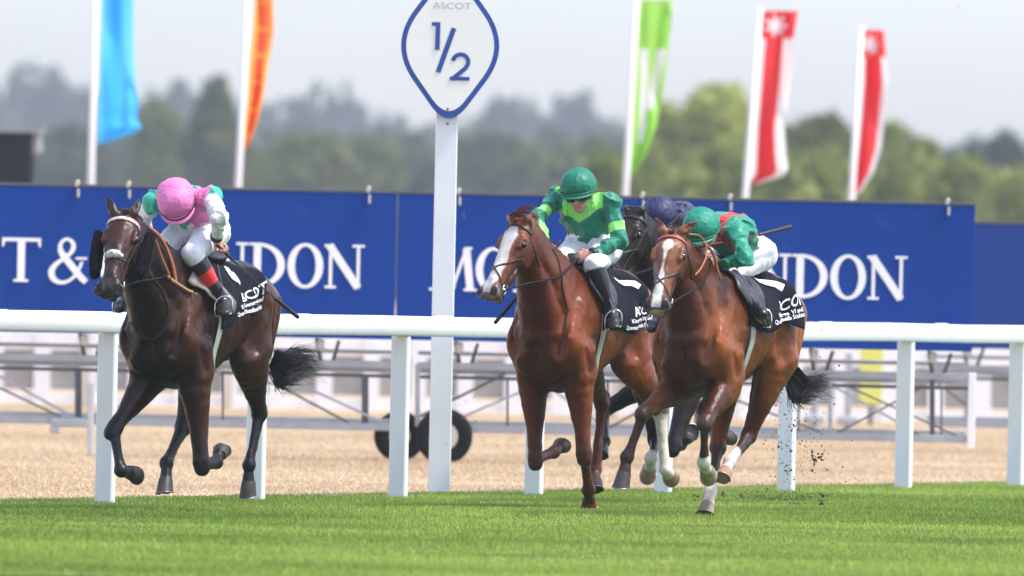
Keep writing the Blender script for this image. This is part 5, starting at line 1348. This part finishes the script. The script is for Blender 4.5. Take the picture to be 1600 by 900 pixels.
        arc = [bt-sdv*.052, bt-sdv*.056+upv*.04]+[Vector(st)+sdv*(.056*math.sin(a))+upv*(.03+.05*math.cos(a)) for a in (-1.3, -.8, -.3, .3, .8, 1.3)]+[bt+sdv*.056+upv*.04, bt+sdv*.052]
        so = MB().tube(arc, .006, 8).bar(bt-sdv*.055, bt+sdv*.055, .028, .008, .003).build('stirrup', STEEL, D['root'], True)
        top = Vector((.12, q['s']*.17, 1.56)); mid = Vector(st)+upv*.085
        MB().tube([top, lerp(top, mid, .5), mid], .01, 8, flat=(.020, .006), nrm=[Vector((0, q['s'], .2))]*3).build('stirrup_leather', c.get('stirrup_leather', LEA), D['root'], True)
    # cap over the helmet, its peak, the band and a button
    cs = SDF(.006); cs.seg(Hp(0, .050, -.040), Hp(0, .050, .014), (.120, .112), (.116, .106), side=FL, k=.02)
    def clipc(P):
        R = P-np.array(h); return .000-(R@np.array(fu)-.012+.10*np.minimum(R@np.array(fd), 0)*0)
    seam = lambda P: np.abs(np.sin(3*np.arctan2((P-np.array(h))@np.array(fl), (P-np.array(h))@np.array(fd)+.012)))
    cm_ = cs.mesh('cap', post=lambda P, v: v-.0035*np.clip(1-np.abs(vnoise(P, 22, 8))*3, 0, 1)**2+.0014*vnoise(P, 50, 9)+.004*(1-sstep(0, .14, seam(P))), clip=clipc)
    relax(cm_, 1, .4); V = verts(cm_); set_col(cm_, np.tile(np.array(c['cap']), (len(V), 1)))
    capm = mat('cap_silk', (.1, .1, .1), rough=.48, attr='Col', bump=.35, bscale=40, spec=.35)
    cap = part('cap', cm_, capm)
    ps = SDF(.006)
    for k in range(41):
        a = -1.35+2.7*k/40; ps.seg(Hp(.085*math.sin(a), .015, .028+.075*math.cos(a)), Hp(.108*math.sin(a), .002, .028+.130*math.cos(a)), .009, .006, k=.004)
    pm_ = ps.mesh('peak'); V = verts(pm_); set_col(pm_, np.tile(np.array(c['cap']), (len(V), 1))); part('peak', pm_, capm, cap)
    bd = MB(); R = [Hp(.121*math.sin(a), .022, -.013+.152*math.cos(a)*(1 if math.cos(a) > 0 else .95)) - off for a in (2*math.pi*k/28 for k in range(28))]
    bd.tube(R, .004, 8, closed=True, flat=(.012, .006), nrm=[(r-(h-off)).normalized() for r in R]).build('cap_band', mat('cap_band_cloth', (.05, .03, .04), rough=.7) if not c.get('band_col') else mat('cap_band_'+c['band_col'][0], c['band_col'][1], rough=.6), cap, True)
    if c.get('goggles'):
        gs = SDF(.005); gs.seg(Hp(.045, -.006, .086), Hp(-.045, -.006, .086), (.028, .026), (.028, .026), k=.01); gs.ball(Hp(.040, -.010, .084), .031, k=.01); gs.ball(Hp(-.040, -.010, .084), .031, k=.01)
        gg = part('goggles', gs.mesh('goggles'), mat('dark_goggles', (.008, .007, .007), rough=.12, spec=.6))
        R = [Hp(.082*math.sin(a), .006, -.0+.088*math.cos(a))-off for a in (2*math.pi*k/24 for k in range(24))]
        MB().tube(R, .004, 8, closed=True, flat=(.02, .005), nrm=[(r-(h-off)).normalized() for r in R]).build('goggle_strap', LEA, gg, True)
    R = [Hp(g_*.088, .012, .010)-off if abs(g_) == 1 else Hp(g_*.088, -.112*(1-abs(g_)**2.2)+.0, .010+.030*(1-abs(g_)))-off for g_ in (-1, -.8, -.55, -.25, 0, .25, .55, .8, 1)]
    MB().tube(R, .004, 6, flat=(.012, .004), nrm=[(r-(h-off)).normalized() for r in R]).build('chin_strap', LEA, root, True)
    if c.get('wristband'):
        q = Q[c['wristband']]; ax_ = (q['wr']-q['el']).normalized()
        MB().tube([q['wr']-ax_*.03-off, q['wr']+ax_*.0-off], [.043, .040], 16).build('wristband', LEA, root, True)
    return dict(root=root, Q=Q, off=off, rig=rig, h=h)
def whip(D, rigc, p0, p1, pad=.30, label='', colm=None, grip_at=0.0):
    a, b = Vector(p0), Vector(p1)
    W0 = rigc.O+rigc.R @ a; W1 = rigc.O+rigc.R @ b
    root = empty('riding_whip', W0, 0, label, 'whip', 'whips carried by the jockeys'); d = W1-W0; L = d.length; d.normalize()
    sag = Vector((0, 0, -.012))
    f = lambda t: d*(L*t)+sag*math.sin(t*math.pi)
    MB().tube([f(t) for t in (0, .1, .25, .5, 1-pad)], [.009, .008, .0055, .0045, .0042], 8).build('shaft', colm or LEA, root, True)
    MB().tube([f(t) for t in (1-pad, 1-pad+.02, 1-pad*.5, .99, 1.0)], [.005, .011, .013, .014, .010], 10).build('padded_tip', LEA, root, True)
    MB().tube([f(t) for t in (-.03, -.02, .0, .16, .17)], [.006, .012, .0105, .0105, .008], 10).build('handle', mat('whip_grip', (.02, .02, .02), rough=.7, bump=.5, bscale=200), root, True)
    return root

def clerp(C, w, col): return C*(1-w[:, None])+np.array(col)*w[:, None]
GRN_M, PINK, WHT = (.035, .42, .29), (.74, .185, .44), (.78, .78, .80)
def silks1(V, f):
    R = V-np.array(f['NB']); x = R@np.array(f['lat']); t = R@np.array(f['tu']); C = np.tile(np.array(GRN_M), (len(V), 1))
    n = vnoise(V, 14, 4)*.010
    d = (x*.96-(t+.10)*.28)+n; C = clerp(C, 1-sstep(.056, .062, np.abs(d-.078)), PINK)
    for k in 'LR':
        q = f['Q'][k]; w = np.maximum(1-sstep(.075, .085, segdist(V, lerp(q['sh'], q['el'], .36), q['el'])), 1-sstep(.09, .10, segdist(V, q['el'], q['wr']))); C = clerp(C, w, WHT)
    return C
DG, LG = (.004, .185, .105), (.27, .80, .16)
def silks2(V, f):
    R = V-np.array(f['NB']); x = R@np.array(f['lat']); t = R@np.array(f['tu']); C = np.tile(np.array(DG), (len(V), 1)); n = vnoise(V, 14, 4)*.006
    C = clerp(C, sstep(-.004, .004, t+n+.012+.075*np.clip(1-np.abs(x)/.13, 0, 1))*(1-sstep(.165, .17, np.abs(x)+n)), LG)
    for k in 'LR':
        q = f['Q'][k]; ax_ = np.array((q['el']-q['sh'])); s_ = (V-np.array(q['sh']))@ax_/(ax_@ax_); near = segdist(V, q['sh'], q['el']) < .095
        C = clerp(C, near*sstep(.12, .14, s_)*(f['fr'][0]*0+1), DG); C = clerp(C, near*(1-sstep(.10, .12, np.abs(s_-.66))), LG)
    return C
G3, RED = (.006, .245, .150), (.58, .030, .022)
def silks3(V, f):
    R = V-np.array(f['NB']); x = R@np.array(f['lat']); t = R@np.array(f['tu']); C = np.tile(np.array(G3), (len(V), 1)); n = vnoise(V, 14, 4)*.008
    C = clerp(C, (1-sstep(.030, .034, np.abs(x-.070)+n))*sstep(-.30, -.29, t)*(1-sstep(.1, .12, t)), RED)
    return C
NAVY = (.014, .017, .058)
J1 = build_jockey(dict(rig=D1['rig'], label='jockey in mint green and pink silks with white sleeves and a pink cap, head down', group='jockeys in the race', broad=.038,
    head=(277, 320, 0), neck=(291, 314, 0), pelvis=(313, 360, 0), face=(.10, -.62, -.78), fleft=(.97, -.1, .22),
    shL=(329, 310, .20), shR=(238, 315, -.21), elL=(343, 340, .27), wrL=(338, 372, .26), haL=(344, 395, .26),
    elR=(222, 348, -.27), wrR=(242, 392, -.10), haR=(254, 408, -.07), knL=(300, 397, .17), anL=(348, 470, .31), toL=(350, 490, .33),
    knR=(240, 404, -.22), anR=(196, 466, -.30), toR=(186, 484, -.33), gripL=(.5, .3, -.8), gripR=(1, 0, .1), cap=(.74, .20, .45), silks=silks1,
    band=(.135, .225, (.60, .020, .025)), boot_from=.055, wristband='L', curlL=1), D1)
J2 = build_jockey(dict(rig=D2['rig'], label='jockey in light and dark green silks with goggles and a green cap, face showing', group='jockeys in the race',
    head=(904, 302, 0), neck=(908, 318, 0), pelvis=(928, 386, 0), broad=.015, face=(-.16, -.93, -.26), fleft=(.98, -.18, .10),
    shL=(954, 316, .19), shR=(870, 308, -.19), elL=(968, 376, .28), wrL=(924, 398, .22), haL=(902, 402, .18),
    elR=(838, 343, -.27), wrR=(850, 380, -.16), haR=(860, 398, -.12), knL=(928, 414, .21), anL=(955, 490, .31), toL=(960, 512, .34),
    knR=(872, 412, -.20), anR=(868, 480, -.26), toR=(856, 500, -.30), gripL=(.3, .2, .9), gripR=(.8, 0, -.6), cap=(.004, .165, .095), silks=silks2, goggles=1, boot_from=.02, wristband='L', band_col=('green', (.01, .12, .06)),
    stirrup_leather=mat('grey_strap', (.16, .15, .15), rough=.6)), D2)
J3 = build_jockey(dict(rig=D3['rig'], label='jockey in plain green silks with a red shoulder stripe, crouched low behind the bay horse', group='jockeys in the race',
    head=(1095, 366, 0), neck=(1120, 354, 0), pelvis=(1168, 397, 0), broad=.02, face=(-.25, -.86, -.44), fleft=(.95, -.28, .0),
    shL=(1152, 362, .19), shR=(1084, 366, -.18), elL=(1166, 405, .27), wrL=(1124, 412, .16), haL=(1106, 408, .12),
    elR=(1070, 405, -.26), wrR=(1080, 415, -.12), haR=(1088, 408, -.08), knL=(1138, 430, .17), anL=(1186, 486, .32), toL=(1196, 510, .35),
    knR=(1060, 440, -.20), anR=(1030, 500, -.28), toR=(1018, 515, -.30), gripL=(.3, .2, .9), gripR=(1, 0, .2), cap=(.006, .215, .130), silks=silks3, goggles=1, boot_from=.02, boot_top=(.010, .014, .06),
    band_col=('green', (.01, .12, .06))), D3)
J4 = build_jockey(dict(rig=D4['rig'], label='jockey in navy silks and navy cap, mostly hidden behind the bay horse', group='jockeys in the race',
    head=(1030, 346, 0), neck=(1050, 342, 0), pelvis=(1086, 372, 0), face=(-.25, -.84, -.48), fleft=(.95, -.28, .0),
    shL=(1078, 352, .18), shR=(1008, 350, -.18), elL=(1100, 390, .27), wrL=(1060, 395, .16), haL=(1042, 396, .12),
    elR=(1000, 390, -.26), wrR=(1016, 398, -.12), haR=(1028, 400, -.08), knL=(1070, 410, .17), anL=(1110, 480, .30), toL=(1118, 500, .33),
    knR=(1000, 420, -.20), anR=(975, 480, -.28), toR=(965, 500, -.30), cap=(.017, .020, .072), silks=lambda V, f: np.tile(np.array(NAVY), (len(V), 1)), boot_from=.02,
    band_col=('navy', (.01, .012, .04))), D4)

# whips
px1, px2, px3 = D1['rig'].px, D2['rig'].px, D3['rig'].px
q = J1['Q']['L']; g0 = q['grip']; whip(D1, D1['rig'], g0+(g0-px1(466, 496, .34)).normalized()*.05, px1(466, 496, .34), .30, 'black whip in the left hand of the jockey in the pink cap')
q = J2['Q']['R']; g0 = q['grip']; e = px2(773, 505, -.26); whip(D2, D2['rig'], g0+(g0-e).normalized()*.10, e, .38, 'black whip in the hand of the jockey with goggles, pointing down past the chestnut')
q = J3['Q']['R']; e = px3(1236, 354, .30); g0 = px3(1082, 386, .05); whip(D3, D3['rig'], g0, e, .34, 'black and red whip lying back across the jockey with the red stripe', mat('red_shaft', (.22, .02, .03), rough=.4))
# reins from the bit to the hands
for D, J, m, mid in ((D1, J1, ORG, .04), (D2, J2, LEA, .02), (D3, J3, ORG, .04), (D4, J4, LEA, .03)):
    for s, k in ((1, 'L'), (-1, 'R')):
        a = D['rings'][s]; q = J['Q'][k]; b = q['grip']; tgt = J['Q']['R']['grip'] if J is J1 else b
        c = Vector(lerp(a, tgt, .5))+Vector((0, s*.07, -.02)); rein(D, 'rein', [a, lerp(a, c, .5), c, tgt], LEA)
REINM = mat('rein_leather', (.014, .012, .011), rough=.75, spec=.2)
for o in COL.objects:
    if o.name.split('.')[0] == 'rein' and o.type == 'MESH': o.data.materials.clear(); o.data.materials.append(REINM)
TAN = mat('tan_leather', (.42, .25, .12), rough=.6)
for D, px_, L_ in ((D1, px1, [(ORG, .0125, [(232, 356, .07), (246, 366, .10), (259, 386, .12), (269, 412, .15), (275, 444, .17)]), (ORG, .006, [(236, 372, .08), (246, 388, .11), (258, 415, .15), (270, 442, .18)]), (TAN, .010, [(262, 432, .16), (278, 444, .18), (300, 458, .20)])]),
                   (D3, px3, [(ORG, .0058, [(1076, 366, .07), (1092, 368, .09), (1102, 380, .11), (1104, 398, .13), (1096, 418, .14), (1086, 430, .14)]), (ORG, .009, [(1098, 378, .10), (1112, 392, .12), (1119, 412, .13), (1122, 438, .14)])])):
    for m, r_, P in L_: rein(D, 'rubber_rein', [px_(*p) for p in P], m, r_)
# ------------------------------------------------------------------ turf and soil thrown up by the hooves
dm = MB(); rg = random.Random(9)
def clod(c, r):
    n = 5; V = [(Vector((rg.gauss(0, 1), rg.gauss(0, 1), rg.gauss(0, 1))).normalized()*r*rg.uniform(.5, 1.2)) for _ in range(6)]
    V[0] = Vector((0, 0, r*rg.uniform(.5, 1))); V[1] = Vector((0, 0, -r*rg.uniform(.5, 1)))
    for k in range(4): a = k*math.pi/2+rg.uniform(-.4, .4); V[2+k] = Vector((math.cos(a), math.sin(a), rg.uniform(-.4, .4)))*r*rg.uniform(.5, 1.2)
    dm.add([v+c for v in V], [(0, 2, 3), (0, 3, 4), (0, 4, 5), (0, 5, 2), (1, 3, 2), (1, 4, 3), (1, 5, 4), (1, 2, 5)])
for i in range(620):
    if i < 430: px_, py_ = rg.gauss(1243, 32), 705+rg.gauss(0, 55)
    else: px_, py_ = rg.gauss(1255, 70), rg.uniform(470, 790)
    dp = rg.uniform(74.5, 78.5); c = at(px_, min(py_, 786), dp)
    if c.z < .02: c.z = rg.uniform(.02, .1)
    clod(c, abs(rg.gauss(0, .0035))+.0016)
for px_, py_, r in ((1277, 716, .017), (1270, 722, .020), (1268, 708, .013), (1286, 716, .014), (1128, 772, .013), (1160, 775, .013), (1283, 778, .015), (1284, 782, .018), (1238, 668, .014), (1236, 705, .012), (1232, 735, .013), (1087, 776, .012), (1118, 770, .011)):
    for k in range(7): clod(at(px_+rg.gauss(0, 3), py_+rg.gauss(0, 3.5), 75+rg.uniform(-.1, .1)), r*rg.uniform(.3, .9))
for i in range(420):        # low spray of soil where the hoof left the ground
    c = at(rg.gauss(1230, 38), 782+abs(rg.gauss(0, 7))*-1, rg.uniform(75, 77)); c.z = max(c.z, .015); clod(c, rg.uniform(.002, .006))
dm.build('kicked_up_soil', mat('wet_soil', (.045, .028, .018), rough=.9), None)
tag(COL.objects[-1], 'dark soil and turf thrown up behind the bay horse', kind='stuff')
dm = MB()
for cx, cy, sx_, sy_, n in ((480, 690, 26, 40, 26), (728, 600, 18, 60, 34), (722, 340, 4, 9, 14), (1180, 610, 40, 40, 24), (745, 690, 20, 20, 16), (1500, 8, 3, 3, 3), (795, 160, 2, 2, 2)):
    for i in range(n):
        c = at(rg.gauss(cx, sx_), rg.gauss(cy, sy_), rg.uniform(73, 75.5)); d = Vector((rg.gauss(0, 1), rg.gauss(0, 1), rg.gauss(0, 1))).normalized()*rg.uniform(.008, .022)
        e = d.orthogonal().normalized()*.0018; dm.add([c-e, c+e, c+d*.6+e*.7+Vector((0, 0, .004)), c+d], [(0, 1, 2), (0, 2, 3)])
dm.build('grass_clippings', mat('clipping_green', (.10, .11, .03), rough=.7), None)
tag(COL.objects[-1], 'loose grass clippings flying in the air', kind='stuff')
